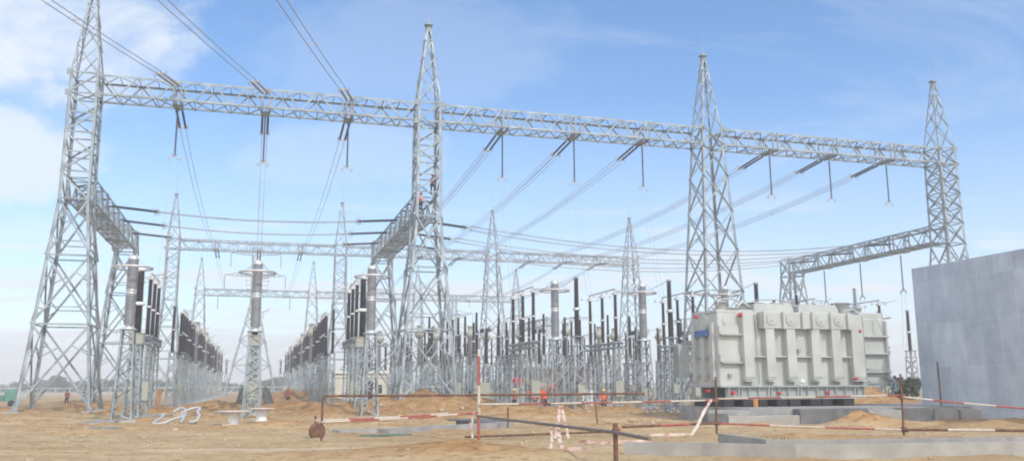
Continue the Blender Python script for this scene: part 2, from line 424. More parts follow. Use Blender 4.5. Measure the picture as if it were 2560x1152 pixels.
PH = (7.0, 14.0, 21.0)
P_beam = make_beam(25.7, ZB, ZT, 2.3, 18, hangers=[x-1.15 for x in PH])
P_side = make_beam(26.0, 16.75, 18.65, 2.1, 16, hangers=[6,13,20])
wk = MB()
for y in (-.6,-.3,0,.3,.6): wk.box(0,26,y-.02,y+.02,16.82,16.88)
for i in range(53): wk.box(i*.49,i*.49+.05,-.95,.95,16.885,16.91)
wk.build('walkway_grating', M['dull'], P_side)

TN = ['leftmost','second','third','rightmost']
def tower(kind, s, t, label, group): return inst(PT[kind], W(s,t,0), A, label, 'lattice tower', group)
g1 = 'spired towers of the near gantry'
tower('kink',0,0,'tall spired lattice tower at the left edge, cut by the top of the photo',g1)
tower('kink',28,0,'spired lattice tower left of centre with two workers up its legs',g1)
tower('taper',56,0,'broad tapering spired lattice tower rising behind the grey transformer',g1)
tower('spired_end',84,0,'spired lattice tower at the right, rising above the concrete wall',g1)
for i in range(4):
    tower('kink' if i < 2 else 'taper', 28*i, 81.5, 'paler spired tower of the second gantry, %s of its four from the left' % ['first','second','third','last'][i], 'spired towers of the second gantry')
for i in range(4):
    tower('taper', 28*i, 160, 'faint far spired tower of the third gantry, %s from the left' % ['first','second','third','fourth'][i], 'spired towers of the farthest gantry')
rear = {0:'low tower without spire holding the far end of the left side beam', 28:'low tower without spire behind the second spired tower', 84:'low tower without spire under the far end of the right side beam'}
for s, l in rear.items(): tower('rear', s, 28.2, l, 'low rear towers under the side beams')
BN = ['left','middle','right']
for r, (t, nm) in enumerate(((0,'near'),(81.5,'second'),(160,'farthest'))):
    for i in range(3):
        inst(P_beam, W(28*i+1.15,t,0), A, '%s span of the %s lattice gantry beam between spired towers' % (BN[i], nm), 'gantry beam', 'beams of the %s gantry' % nm)
for s, l in ((0,'lattice side beam running back from the leftmost tower'),(28,'lattice side beam running back from the second spired tower'),(84,'lattice side beam running back from the rightmost spired tower')):
    inst(P_side, W(s,1.15,0), A+pi/2, l, 'gantry beam', 'side beams running away from the near gantry')

tower('rear',84,131.5,'far low tower without spire seen between the equipment of the middle bay','low rear towers under the side beams')
inst(P_side, W(84,132.6,0), A+pi/2, 'far lattice side beam joining the farthest gantry behind the switchgear', 'gantry beam', 'side beams running away from the near gantry')

# ------------------------------------------------------------------ insulators, strings, conductors
def sheds(r0, r1, z0, z1, n, tap=0.0):
    pr = []; 
    for i in range(n):
        f = i/n; za = z0+(z1-z0)*f; dz = (z1-z0)/n; k = 1-tap*f
        pr += [(r0*k,za+.02*dz),(r1*k,za+.30*dz),(r1*k*.97,za+.42*dz),(r0*k,za+.62*dz)]
    pr.append((r0*(1-tap),z1)); return pr
def make_susp():
    root = empty('suspension_string')
    MB().cyl((0,0,0),(0,0,-.35),.03,n=6).build('hook', M['dull'], root)
    MB().lathe(sheds(.05,.10,-4.3,-.35,30), n=8).build('insulator', M['glass_ins'], root)
    y = MB(); y.bar((-.45,0,-4.38),(.45,0,-4.38),.06,.1)
    for dx in (-.4,.4): y.cyl((dx,0,-4.38),(dx,0,-4.72),.035,n=6); y.torus((dx,0,-4.6),.13,.022,12,5,'y')
    y.build('yoke', M['wire'], root)
    MB().torus((0,0,-4.2),.2,.022,16,5).build('grading_ring', M['wire'], root)
    return root
def make_tension(mt):     # along +x, about 4.6 m
    root = empty('tension_string')
    MB().bar((0,-.3,0),(0,.3,0),.08,.12).cyl((0,0,0),(.3,0,0),.04,n=6).build('link_plate', M['dull'], root)
    for y in (-.24,.24):
        MB().lathe(sheds(.055,.105,.3,4.1,28), (0,y,0), n=8, ax=(1,0,0)).build('insulator', mt, root)
    k = MB(); k.bar((4.12,-.36,0),(4.12,.36,0),.1,.16); k.bar((4.12,-.2,0),(4.6,-.2,0),.06); k.bar((4.12,.2,0),(4.6,.2,0),.06)
    k.build('yoke', M['wire'], root)
    for y in (-.42,.42): MB().torus((4.0,y,0),.26,.024,14,5,'y').build('grading_ring', M['wire'], root)
    return root
P_susp = make_susp(); P_ten = make_tension(M['glass_ins']); P_tengrey = make_tension(M['grey_por'])
def strand(p, q, sag, n=18):
    p, q = V3(p), V3(q); return [p.lerp(q, i/n)-V3((0,0,sag*4*(i/n)*(1-i/n))) for i in range(n+1)]
def conductor(p, q, sag, off, r, label, group, name='overhead_conductor', spacers=0, cat='conductor', drop=True):
    p, q = WV(p), WV(q); d = (q-p); sd = V3((0,0,1)).cross(d).normalized()
    root = MB(); lines = []
    for o in off:
        oo = sd*o[0]+V3((0,0,o[1])); pts = strand(p+oo, q+oo, sag); lines.append(pts); root.tube([x-p for x in pts], r, 5)
    if spacers:
        for k in range(1, spacers+1):
            i = int(round(k*18/(spacers+1)))
            for a, b in zip(lines, lines[1:]): root.bar(a[i]-p, b[i]-p, .05)
    o = root.build(name, M['wire'], None, loc=tuple(p)); return tag(o, label, cat, group)
def tension(p, q, proto, label, group, sagz=.0):   # string at p pointing toward q; returns far end (yard coords)
    P, Q = WV(p), WV(q); d = (Q-P).normalized(); d = V3((d.x,d.y,d.z-sagz)).normalized()
    o = inst(proto, tuple(P), 0, label, 'insulator string', group)
    o.rotation_euler = (0, -math.asin(d.z), atan2(d.y, d.x))
    E = P+d*4.6; dx, dy = E.x-OX, E.y-OY
    return (dx*UX+dy*UY, -dx*UY+dy*UX, E.z)
PHN = ['left','centre','right']
QUAD = [(-.24,-.2),(.24,-.2),(.24,.2),(-.24,.2)]; TWIN = [(-.24,0),(.24,0)]
for r, (t, nm) in enumerate(((0,'near'),(81.5,'second'))):
    for b in range(3):
        for k in range(3):
            s = 28*b+PH[k]
            if r == 0:
                inst(P_susp, W(s,0,ZB-.05), A, 'dark insulator string hanging from the %s span, %s of its three' % (BN[b], PHN[k]), 'insulator string', 'hanging strings under the near gantry beam')
            e1 = tension((s,t+1.2,ZB), (s,t+79,ZB), P_ten, 'twin string sloping back from the %s span of the %s beam, %s of three' % (BN[b], nm, PHN[k]), 'strings behind the %s gantry beam' % nm, .09)
            e2 = tension((s,t+(80.3 if r == 0 else 77.3),ZB), (s,t,ZB), P_ten, 'twin string on the front of the %s span of the %s beam, %s of three' % (BN[b], ('second','farthest')[r], PHN[k]), 'strings in front of the %s gantry beam' % ('second','farthest')[r], .09)
            conductor(e1, e2, 1.3, TWIN if b == 0 else QUAD, .028, '%s conductor bundle running back from the %s span of the %s beam' % (PHN[k], BN[b], nm), 'conductors running back from the %s gantry' % nm, spacers=7 if b == 0 else 3)
# incoming line over the camera, landing on the left span
dv = V3((sin(radians(-2.6)), cos(radians(-2.6)), 0)); 
for k in range(3):
    s = PH[k]; P = V3(W(s,-1.25,ZT-.5)); F = P-dv*66; F.z = P.z-6.5
    dx, dy = F.x-OX, F.y-OY; fy = (dx*UX+dy*UY, -dx*UY+dy*UX, F.z)
    e = tension((s,-1.25,ZT-.5), fy, P_tengrey, 'pale twin string on the front of the left span, %s of three' % PHN[k], 'strings of the incoming line', .0)
    conductor(e, fy, .6, [(-.28,.0),(.28,.0)], .034, 'incoming line conductor from overhead to the left span, %s of three' % PHN[k], 'incoming line conductors', spacers=4)
# cross conductors between the side beams
for k, t in enumerate((7.15,14.15,21.15)):
    nm = ['nearest','middle','farthest'][k]
    a = tension((1.15,t,17.6),(27,t,17.6), P_ten, 'twin string right of the leftmost side beam, %s of three' % nm, 'strings on the side beams', .08)
    b = tension((26.9,t,17.6),(1,t,17.6), P_ten, 'twin string left of the second side beam, %s of three' % nm, 'strings on the side beams', .08)
    conductor(a, b, .35, TWIN, .035, 'level conductor pair between the two left side beams, %s of three' % nm, 'level conductors between side beams')
    a = tension((29.15,t,17.6),(83,t,17.6), P_ten, 'twin string right of the second side beam, %s of three' % nm, 'strings on the side beams', .10)
    b = tension((82.9,t,17.6),(30,t,17.6), P_ten, 'twin string left of the rightmost side beam, %s of three' % nm, 'strings on the side beams', .10)
    conductor(a, b, 1.5, QUAD, .03, 'long level conductor from second to rightmost side beam, %s of three' % nm, 'level conductors between side beams')
    if t > 0:
        inst(P_susp, W(84,t,16.7), A+pi/2, 'thin insulator string hanging from the right side beam, %s of three' % nm, 'insulator string', 'hanging strings under the right side beam')

for k, t in enumerate((7.15,14.15,21.15)):
    conductor((84,t,12.0),(83.2,t-.5,6.0), .1, [(-.2,0),(.2,0)], .016, 'pale droppers under the right side beam, %s string' % ['nearest','middle','farthest'][k], 'droppers below the right side beam', name='dropper_wire', cat='wire')
# ------------------------------------------------------------------ switchyard equipment
def pedestal(parent, h, wb, wt, y0=0, x0=0, name='pedestal', lv=8, b=.065, lg=.10, base=True):
    def pr(z): f = z/h; return (wb/2+(wt-wb)/2*f,)*2
    mb = MB(); w = lg
    for k in range(4):
        q = leg(pr, k, [.12,h], w); mb.add([(x+x0,y+y0,z) for x,y,z in q.v], q.f)
    l = MB(); lace(l, pr, [.15+(h-.3)*i/lv for i in range(lv+1)], b, horiz=False, single=True)
    mb.add([(x+x0,y+y0,z) for x,y,z in l.v], l.f)
    mb.box(x0-wt/2-.08,x0+wt/2+.08,y0-wt/2-.08,y0+wt/2+.08,h,h+.06)
    o = mb.build(name, M['steel'], parent)
    if base: MB().cbox(x0-wb/2-.25,x0+wb/2+.25,y0-wb/2-.25,y0+wb/2+.25,-.4,.13,.04).build('plinth', M['footing'], parent)
    return o
def make_arrester():
    r = empty('surge_arrester'); pedestal(r, 5.2, 1.15, .72)
    MB().lathe([(.34,5.26),(.34,5.34),(.2,5.36),(.2,5.5)], n=14).build('base_flange', M['alu'], r)
    MB().lathe(sheds(.27,.32,5.5,7.25,15), n=16).build('insulator', M['grey_por'], r)
    MB().lathe([(.26,7.25),(.3,7.28),(.3,7.36),(.2,7.4),(.3,7.44),(.3,7.52),(.26,7.55)], n=14).build('joint_flange', M['alu'], r)
    MB().lathe(sheds(.27,.32,7.55,9.3,15), n=16).build('insulator', M['grey_por'], r)
    c = MB(); c.lathe([(.30,9.3),(.30,9.38),(.22,9.42),(.22,9.5)], n=12)
    for k in range(4):
        a = pi/4+k*pi/2; c.cyl((.22*cos(a),.22*sin(a),9.5),(1.06*cos(a),1.06*sin(a),8.82),.02,n=5)
        c.cyl((.22*cos(a),.22*sin(a),9.42),(.22*cos(a),.22*sin(a),9.62),.03,n=6)
    c.build('top_cap', M['alu'], r)
    MB().torus((0,0,8.8),1.07,.065,32,8).build('grading_ring', M['alu'], r)
    return r
def make_vt(rad, cap):
    r = empty('voltage_transformer'); pedestal(r, 4.55, .95, .72)
    if cap: MB().cbox(-.42,.42,-.40,.40,4.61,5.2,.04).box(-.46,.46,-.44,.44,5.2,5.25).build('base_tank', M['cabinet'], r)
    else:
        b = MB()
        for x in (-.28,.28):
            for y in (-.28,.28): b.bar((x,y,4.6),(x,y,5.2),.07)
        b.box(-.4,.4,-.4,.4,5.18,5.25); b.cyl((0,0,4.75),(0,0,5.18),.12,n=10); b.build('base_frame', M['dull'], r)
    MB().lathe(sheds(rad*.74,rad,5.25,6.95,16,.05), n=14).build('insulator', M['black_por'], r)
    MB().lathe([(rad,6.95),(rad*1.25,6.99),(rad*1.25,7.13),(rad,7.17)], n=12).build('joint_flange', M['white'] if cap else M['alu'], r)
    MB().lathe(sheds(rad*.70,rad*.95,7.17,9.15,18,.12), n=14).build('insulator', M['black_por'], r)
    t = MB(); t.lathe([(rad*.9,9.15),(rad*.95,9.25),(rad*.4,9.32)], n=12)
    if cap: t.ball((0,0,9.38),.15,10,6)
    t.build('top_cap', M['white'] if cap else M['dull'], r)
    MB().cbox(-.2,.2,-.62,-.42,1.4,2.0,.02).build('control_box', M['cabinet'], r)
    return r
def make_disc(cap=9.45):
    r = empty('disconnector')
    for y in (-2.8,0,2.8): pedestal(r, 4.85, .62, .5, y0=y, lv=8, b=.045, lg=.075)
    g = MB(); 
    for x in (-.35,.35):
        for z in (4.92,5.3): g.box(x-.05,x+.05,-3.4,3.4,z-.05,z+.05)
    for i in range(14):
        y0, y1 = -3.4+i*6.8/14, -3.4+(i+1)*6.8/14
        for x in (-.35,.35): g.bar((x,y0,4.92 if i%2 else 5.3),(x,y1,5.3 if i%2 else 4.92),.05)
        g.bar((-.35,y0,5.3),(.35,y1,5.3),.05)
    for y in (-2.8,0,2.8): g.box(-.42,.42,y-.3,y+.3,5.35,5.41)
    g.build('girder', M['dull'], r)
    for y in (-2.8,0,2.8):
        MB().lathe(sheds(.12,.18,5.45,7.25,18,.05), (0,y,0), n=12).build('insulator', M['black_por'], r)
        MB().lathe([(.15,7.25),(.19,7.28),(.19,7.36),(.15,7.4)], (0,y,0), n=10).build('joint_flange', M['alu'], r)
        MB().lathe(sheds(.11,.17,7.4,9.2,18,.1), (0,y,0), n=12).build('insulator', M['black_por'], r)
        c = MB(); c.cbox(-.2,.2,y-.2,y+.2,9.2,9.42,.03); c.cyl((-.75,y,9.34),(.75,y,9.34),.035,n=6); c.torus((-.75,y,9.34),.1,.03,10,5,'x'); c.torus((.75,y,9.34),.1,.03,10,5,'x')
        c.build('contact_head', M['alu'], r)
    a = MB(); a.cyl((0,-2.95,9.68),(0,2.95,9.68),.065,n=8)
    for y in (-2.8,0,2.8): a.bar((0,y,9.4),(0,y,9.72),.14)
    a.build('current_tube', M['alu'], r)
    a = MB(); a.tube([(0,-2.8,9.5),(.5,-3.3,9.45),(1.1,-3.7,9.6),(1.3,-3.8,9.95)], .045, 6); a.build('terminal_arm', M['alu'], r)
    m = MB(); m.cbox(-.35,.35,-3.35,-3.0,1.1,2.3,.03); m.cyl((0,-3.1,2.3),(0,-3.1,4.9),.04,n=6); m.build('drive_cabinet', M['cabinet'], r)
    return r
def make_breaker():
    r = empty('circuit_breaker'); pedestal(r, 4.2, .95, .75)
    MB().cbox(-.3,.3,-.3,.3,4.26,4.7,.03).build('mechanism_box', M['cabinet'], r)
    MB().lathe(sheds(.19,.27,4.7,8.6,34,.12), n=12).build('insulator', M['black_por'], r)
    MB().cbox(-.24,.24,-.42,.42,8.6,9.12,.05).build('centre_housing', M['alu'], r)
    for sg in (-1,1):
        MB().lathe(sheds(.2,.27,.42,2.4,18), (0,0,8.9+0), n=12, ax=(0,sg,.02)).build('interrupter', M['black_por'], r)
        e = MB(); e.lathe([(.22,2.4),(.24,2.42),(.24,2.55),(.1,2.6)], (0,0,8.9), n=12, ax=(0,sg,.02)); e.torus((0,sg*2.3,8.95),.42,.03,18,5,'y'); e.build('end_cap', M['alu'], r)
    MB().cbox(-.3,.3,-.8,-.5,.9,2.1,.03).build('control_cabinet', M['cabinet'], r)
    return r
def make_ct():
    r = empty('current_transformer'); pedestal(r, 4.3, .85, .7)
    MB().cbox(-.4,.4,-.4,.4,4.36,4.8,.03).build('base_box', M['cabinet'], r)
    MB().lathe(sheds(.26,.36,4.8,8.2,26,.25), n=14).build('insulator', M['grey_por'], r)
    MB().lathe([(.25,8.2),(.42,8.3),(.62,8.6),(.66,8.85),(.58,9.1),(.36,9.25),(.34,9.85),(.38,9.88),(.38,9.98),(.1,10.02)], n=16).build('head', M['cabinet'], r)
    MB().cyl((-.95,0,8.8),(.95,0,8.8),.07,n=8).build('primary_terminal', M['alu'], r)
    return r
def make_post():
    r = empty('post_insulator'); pedestal(r, 4.95, .7, .5)
    MB().lathe(sheds(.12,.18,5.01,6.95,18,.05), n=12).build('insulator', M['black_por'], r)
    MB().lathe([(.14,6.95),(.19,6.98),(.19,7.05),(.14,7.08)], n=10).build('joint_flange', M['alu'], r)
    MB().lathe(sheds(.11,.165,7.08,9.05,18,.15), n=12).build('insulator', M['black_por'], r)
    MB().lathe([(.14,9.05),(.16,9.12),(.05,9.16)], n=10).build('top_cap', M['dull'], r)
    return r
P_arr = make_arrester(); P_vtA = make_vt(.27, True); P_vtB = make_vt(.2, False); P_disc = make_disc(); P_brk = make_breaker(); P_ct = make_ct(); P_post = make_post()
KD = {'surge_arrester':('tall grey ringed arrester','surge arrester'), 'voltage_transformer':('black two-piece voltage transformer','voltage transformer'),
      'disconnector':('three-column black disconnector','disconnector'), 'circuit_breaker':('T-headed black breaker','circuit breaker'),
      'current_transformer':('bulb-headed grey current transformer','current transformer'), 'post_insulator':('slim black post insulator','post insulator')}
ORD = ['first','second','third','fourth','fifth','sixth','seventh','eighth','ninth']
def kind_of(p): return p.name.split('.')[0]
def row(s, stations, where):
    cnt = {}; tot = {}
    for p, t, *_ in stations: tot[kind_of(p)] = tot.get(kind_of(p), 0)+1
    for p, t, *rot in stations:
        k = kind_of(p); n = cnt.get(k, 0); cnt[k] = n+1; d, c = KD[k]
        lab = d + (', %s from the front' % ORD[n] if tot[k] > 1 else '') + ', in ' + where
        inst(p, W(s,t,0), A, lab, c, c+'s of the switchyard')
tail = [(P_post,8.9),(P_post,17),(P_disc,21.5),(P_post,26.6),(P_vtB,29),(P_brk,32.5),(P_post,37),(P_ct,41),(P_vtB,45),(P_disc,50),(P_post,55.5),(P_vtB,59),(P_ct,63),(P_disc,69),(P_brk,77),(P_post,82.5),(P_disc,90),(P_brk,101),(P_ct,109),(P_disc,119),(P_disc,134),(P_arr,173)]
for k, s in enumerate(PH):
    w = 'the %s line of the left bay' % PHN[k]
    st = [(P_arr,-19.8 if k != 2 else -19.0),(P_vtA,-15.9 if k == 0 else -14.4),(P_disc,-7.8)]+tail
    if k == 1: st = [(P_arr,-19.4),(P_vtA,-14.9),(P_disc,-7.8),(P_post,8.9),(P_disc,21.5)]
    row(s, st, w)
tailm = [(P_post,9.6),(P_post,14.5),(P_disc,20.5),(P_post,27),(P_brk,32.5),(P_post,37),(P_ct,41),(P_disc,50),(P_post,56),(P_vtB,60),(P_post,66),(P_brk,72),(P_disc,92),(P_brk,104),(P_ct,112)]
for k, s in enumerate(PH):
    row(28+s, [(P_vtB,-18.6),(P_arr,-14.1),(P_disc,-6.1)]+tailm, 'the %s line of the middle bay' % PHN[k])
for k, s in enumerate(PH):
    st = tailm if k < 2 else [(P_arr,2.8),(P_vtB,-1.3)]+tailm[2:7]
    if k < 2: st = [(P_disc,-3.0)]+tailm[:11]
    row(56+s, st, 'the %s line of the right bay' % PHN[k])
for s, w, ts in ((38.5,'left gap of the middle bay',(14,25,36,47,58)),(45.5,'right gap of the middle bay',(13,24,35,46,57)),
                 (52.5,'gap before the third spired tower',(2,12,22,32,60)),(31.5,'gap behind the second spired tower',(16,30,40,54,66)),(59.5,'gap left of the right bay',(3,14,26,38,56)),(66.5,'left gap of the right bay',(8,20,34))):
    row(s, [((P_post,P_vtB,P_post,P_ct,P_post)[i % 5], t) for i, t in enumerate(ts)], 'the '+w)
# flexible links along each line and droppers from the hanging strings
for b in range(3):
    for k in range(3):
        s = 28*b+PH[k]; where = '%s line of the %s bay' % (PHN[k], BN[b])
        if b < 2:
            t0, t1 = (-19.4,-7.8) if b == 0 else (-18.6,-6.1)
            conductor((s,t0,9.3),(s,t1-2.6,9.5), .5, [(0,0)], .022, 'short wire between equipment tops, %s' % where, 'wires joining equipment tops', name='connecting_wire', cat='wire')
            conductor((s,-.02,20.3),(s,t1+2.9,9.7), .4, [(-.2,0),(.2,0)], .016, 'pale droppers falling from the hanging string, %s' % where, 'droppers below the hanging strings', name='dropper_wire', cat='wire')
        conductor((s,24.2,9.7),(s,30.2,9.0), .3, [(0,0)], .022, 'wire from disconnector to breaker, %s' % where, 'wires between disconnectors and breakers', name='connecting_wire', cat='wire')
        conductor((s,34.9,9.0),(s,40.2,8.9), .3, [(0,0)], .022, 'wire from breaker to current transformer, %s' % where, 'wires between breakers and transformers', name='connecting_wire', cat='wire')

# ------------------------------------------------------------------ line pylons beyond the yard
def make_pylon(H, base, arm):
    r = empty('transmission_pylon')
    def pr(z):
        if z > H*.62: return (base*.075,)*2
        f = 1-z/(H*.62); return (base*.075+base*.425*f,)*2
    for k in range(4): leg(pr, k, [0,H*.62,H], .26).build('leg', M['steel'], r)
    mb = MB(); lace(mb, pr, [0,H*.2,H*.36,H*.48,H*.56,H*.62], .14, sub=False); lace(mb, pr, [H*.62,H*.69,H*.76,H*.83,H*.92,H], .1); mb.build('bracing', M['steel'], r)
    for z, a in ((H*.66,arm),(H*.80,arm*.85),(H*.95,arm*.7)):
        m = MB(); h = base*.075
        for sg in (-1,1):
            for y in (-h,h):
                m.ell((sg*h,y,z),(sg*a,0,z+.3),.13,(0,0,1)); m.ell((sg*h,y,z+1.5),(sg*a,0,z+.35),.11,(0,0,1))
                for q in range(1,5):
                    x = h+(a-h)*q/5; yy = y*(1-q/5); m.ell((sg*x,yy,z),(sg*(x-(a-h)*.1),yy,z+1.5*(1-q/5)+.2),.07,(0,1,0))
        m.build('crossarm', M['steel'], r)
    for z, a in ((H*.66,arm),(H*.80,arm*.85),(H*.95,arm*.7)):
        for sg in (-1,1): MB().lathe(sheds(.08,.14,z-3.0,z+.2,16), (sg*a,0,0), n=6).build('insulator', M['grey_por'], r)
    return r
P_pyl = make_pylon(36, 12, 8.5)
inst(P_pyl, (-63.5,214,0), A, 'wide-footed line pylon seen between the two left equipment rows', 'pylon', 'line pylons beyond the yard')
inst(P_pyl, (-182,420,0), .5, 'very faint far pylon framed by the leftmost tower legs', 'pylon', 'line pylons beyond the yard')
inst(P_pyl, (-22,330,0), .3, 'far pylon standing left of the second spired tower', 'pylon', 'line pylons beyond the yard')

# ------------------------------------------------------------------ transformer
def transformer():
    r = empty('power_transformer', W(38.49,-31.6,.75), A)
    tag(r, 'large pale grey power transformer tank on black blocks beside the concrete wall', 'transformer')
    Tm, Td = M['tank'], M['tank_dark']; L = 8.95
    # local x along the front (0 = left front corner), y away, z from the slab
    b = MB(); b.cbox(0,L,.28,3.3,1.13,5.15,.05); b.cbox(L,11.4,.75,3.1,1.13,5.0,.05); b.build('tank', Tm, r)
    f = MB(); f.box(-.12,L+.35,-.06,3.5,1.05,1.13); f.box(L+.35,11.5,.5,3.3,1.05,1.13); [f.cyl((q*.3,-.03,1.13),(q*.3,-.03,1.17),.025,n=6) for q in range(30)]; f.build('base_flange', Td, r)
    c = MB()                                                                # chamfered cover boxes
    for x0, x1 in ((2.45,5.0),(5.35,8.0)):
        c.prism([(x0,5.15),(x1,5.15),(x1,5.42),(x1-.18,5.72),(x0+.12,5.72),(x0,5.6)], 'y', .45, 3.1)
    c.box(-.02,1.3,.3,3.2,5.15,5.3); c.box(1.3,2.45,.5,3.1,5.15,5.35); c.box(5.0,5.35,.6,3.0,5.15,5.25)
    c.build('cover', Tm, r)
    bd = MB(); bd.cbox(2.5,8.55,-.12,.28,4.28,5.2,.03); bd.build('winding_pocket', Tm, r)
    for x in (2.6,3.85,5.1,5.75,6.95,8.1):                                 # upright ribs on the pocket
        MB().box(x-.03,x+.1,-.3,-.12,4.25,5.2).build('pocket_rib', Tm, r)
    for x in (3.2,4.45,6.4,7.6):
        m = MB(); m.cyl((x,-.12,4.78),(x,-.145,4.78),.37,n=28); m.cyl((x,-.14,4.78),(x,-.16,4.78),.31,n=28); [m.cyl((x+.34*cos(q*pi/8),-.14,4.78+.34*sin(q*pi/8)),(x+.34*cos(q*pi/8),-.165,4.78+.34*sin(q*pi/8)),.018,n=6) for q in range(16)]; m.cyl((x-.06,-.17,4.7),(x-.06,-.25,4.7),.03,n=6); m.build('manhole_cover', Tm, r)
    MB().cyl((.72,.3,4.68),(.72,.25,4.68),.42,n=28).cyl((.72,.26,4.68),(.72,.225,4.68),.35,n=28).build('manhole_cover', Tm, r)
    for x, w in ((1.38,.58),(2.77,.55),(4.1,.56),(5.7,.55),(7.05,.58),(8.38,.75)):
        z1 = 5.15 if x in (1.38,8.38) else 4.25
        m = MB(); m.prism([(.28,1.45),(.28,z1),(-.10,z1),(-.12,1.62),(-.05,1.45)], 'x', x, x+w); m.build('stiffener', Tm, r)
        MB().box(x-.02,x+w+.06,-.2,.28,1.36,1.42).build('jacking_pad', Tm, r)
    for x0, x1, z in ((1.96,2.77,2.72),(3.32,4.1,2.72),(4.66,5.7,2.72),(6.25,7.05,2.72),(7.63,8.38,2.72),(.08,1.38,3.92),(.12,1.38,2.38)):
        MB().box(x0,x1,.02,.28,z-.035,z+.035).build('stiffening_rail', Tm, r)
    for z in (3.96,2.42): MB().box(.0,.22,.1,.2,z,z+.44).box(.02,1.36,.2,.28,z+.02,z+.43).build('stepped_panel', Tm, r)
    # right end block with horizontal ribs
    m = MB(); m.cyl((9.25,.62,1.13),(9.25,.62,5.1),.42,n=20); m.build('corner_cylinder', Td, r)
    for z in (3.95,2.95,1.9):
        MB().box(9.55,11.45,.5,.75,z-.05,z+.05).build('end_rail', Tm, r)
    for x in (9.55,11.27): MB().box(x,x+.11,.55,.75,1.2,4.85).build('end_upright', Tm, r)
    MB().cbox(9.7,11.3,.8,2.9,5.0,5.35,.04).build('end_cover', Tm, r)
    for z in (1.98,1.3): MB().box(9.8,10.6,.45,.6,z,z+.08).build('small_ledge', Td, r)
    # left face
    for y in (.55,1.55,2.6):
        MB().box(-.22,0,y,y+.34,1.45,4.6).build('side_stiffener', Tm, r)
    for y in (1.0,2.05):
        for z in (4.05,2.75,1.75): MB().box(-.16,0,y-.1,y+.5,z-.06,z+.06).build('side_ledge', Td, r)
    MB().box(-.27,-.235,.85,2.5,3.86,4.22).build('name_plate', M['blue'], r)
    MB().lathe([(.5,0),(.5,.08),(.42,.1),(.02,.1)], (0,1.7,4.65), n=24, ax=(-1,0,0)).build('manhole_cover', Tm, r)
    m = MB()
    for y in (3.1,3.25,3.4,3.55,3.7): m.box(-1.0,-.3,y,y+.06,1.6,3.5)
    m.box(-.4,0,3.2,3.5,3.2,3.35); m.box(-.4,0,3.2,3.5,1.7,1.85); m.build('radiator', Td, r)
    # turrets, bushings, pipework on the cover
    for x, y, R, h in ((.5,.75,.30,.62),(8.55,.8,.40,.72),(10.1,1.6,.32,.55),(1.9,1.9,.3,.4)):
        t = MB(); t.lathe([(R,5.1),(R,5.1+h),(R*1.15,5.1+h),(R*1.15,5.18+h),(R*.5,5.2+h)], (x,y,0), n=20); t.build('turret', Tm, r)
    for x, y, z, h in ((10.1,1.6,5.75,1.15),(4.9,2.2,5.7,.45),(6.6,2.4,5.72,.75),(8.9,2.2,5.2,.8)):
        t = MB(); t.lathe(sheds(.08,.14,z,z+h,8,.2), (x,y,0), n=12); t.build('bushing', M['grey_por'] if x > 9 else M['black_por'], r)
    for pts, rr in (([(.1,.6,5.4),(.4,.5,5.9),(1.2,.6,5.95),(1.9,.9,5.75),(2.4,1.2,5.85)],.05),([(1.35,.5,5.35),(1.75,.55,5.8),(2.3,.6,5.45)],.10),([(2.6,.5,5.9),(4.0,.45,5.95),(4.9,.5,5.88),(5.2,.6,5.5)],.035),
                    ([(8.2,.5,5.3),(8.9,.3,5.5),(9.3,.3,5.2),(9.35,.2,4.2),(9.35,.3,3.1)],.05),([(10.6,.6,5.2),(10.7,.35,4.6),(10.9,.4,4.2),(11.1,.6,4.1)],.03),
                    ([(2.35,.2,5.1),(2.38,.16,4.0),(2.38,.16,1.2)],.022),([(8.3,.12,4.2),(8.32,.12,1.2)],.018)):
        MB().tube(pts, rr, 8).build('oil_pipe', Tm, r)
    w = MB(); pts = []
    for i in range(13):
        x = 2.5+i*.2; pts.append([(x, .5+j*.35, 5.74+.05*mnoise.noise(V3((x*2,j*.9,1)))+(.03 if i%3 else .06)) for j in range(7)])
    vs = [p for rr in pts for p in rr]+[(p[0],p[1],p[2]-.03) for rr in pts for p in rr]; n = 7; K = 13*7
    fs = [(i*n+j,(i+1)*n+j,(i+1)*n+j+1,i*n+j+1) for i in range(12) for j in range(6)]+[(K+i*n+j,K+i*n+j+1,K+(i+1)*n+j+1,K+(i+1)*n+j) for i in range(12) for j in range(6)]
    fs += [(i*n,K+i*n,K+(i+1)*n,(i+1)*n) for i in range(12)]
    w.add(vs, fs); w.build('dust_sheet', M['white'], r)
    # rails with gussets under the tank
    m = MB(); m.box(.3,L+.1,.15,.3,.45,1.05); m.box(.3,L+.1,2.9,3.05,.45,1.05); m.box(-.1,L+.2,.02,3.3,.40,.45)
    m.build('skid_frame', Td, r)
    x = .35; i = 0
    while x < L+.2:
        g = MB(); g.prism([(.15,.45),(.15,1.05),(-.02,1.05),(.10,.45)], 'x', x, x+.06); g.prism([(.15,.45),(.15,1.05),(-.02,1.05),(.10,.45)], 'x', x+(.2 if i % 3 == 1 else .0)+.001, x+.04+(.2 if i % 3 == 1 else .0)); g.build('gusset', Tm, r); x += .62; i += 1
    # valves
    for px, py, pz in ((1.32,0,5.0),(1.9,.05,4.2),(8.95,-.1,4.2),(8.45,-.15,1.5),(.65,0,.75),(3.5,0,.72),(6.6,0,.75),(-.25,1.9,5.0),(-.25,.9,.85)):
        v = MB(); v.lathe([(.11,0),(.11,.05),(.05,.06),(.05,.16),(.09,.17),(.09,.2),(.02,.2)], (px,py+.15,pz), n=12, ax=(0,-1,0) if px > 0 else (-1,0,0)); v.build('valve_wheel', M['redv'], r)
    for px, pz in ((5.0,1.35),(8.98,3.55)): MB().lathe([(.12,0),(.12,.06),(.02,.07)], (px,.0,pz), n=14, ax=(0,-1,0)).build('gauge', M['white'], r)
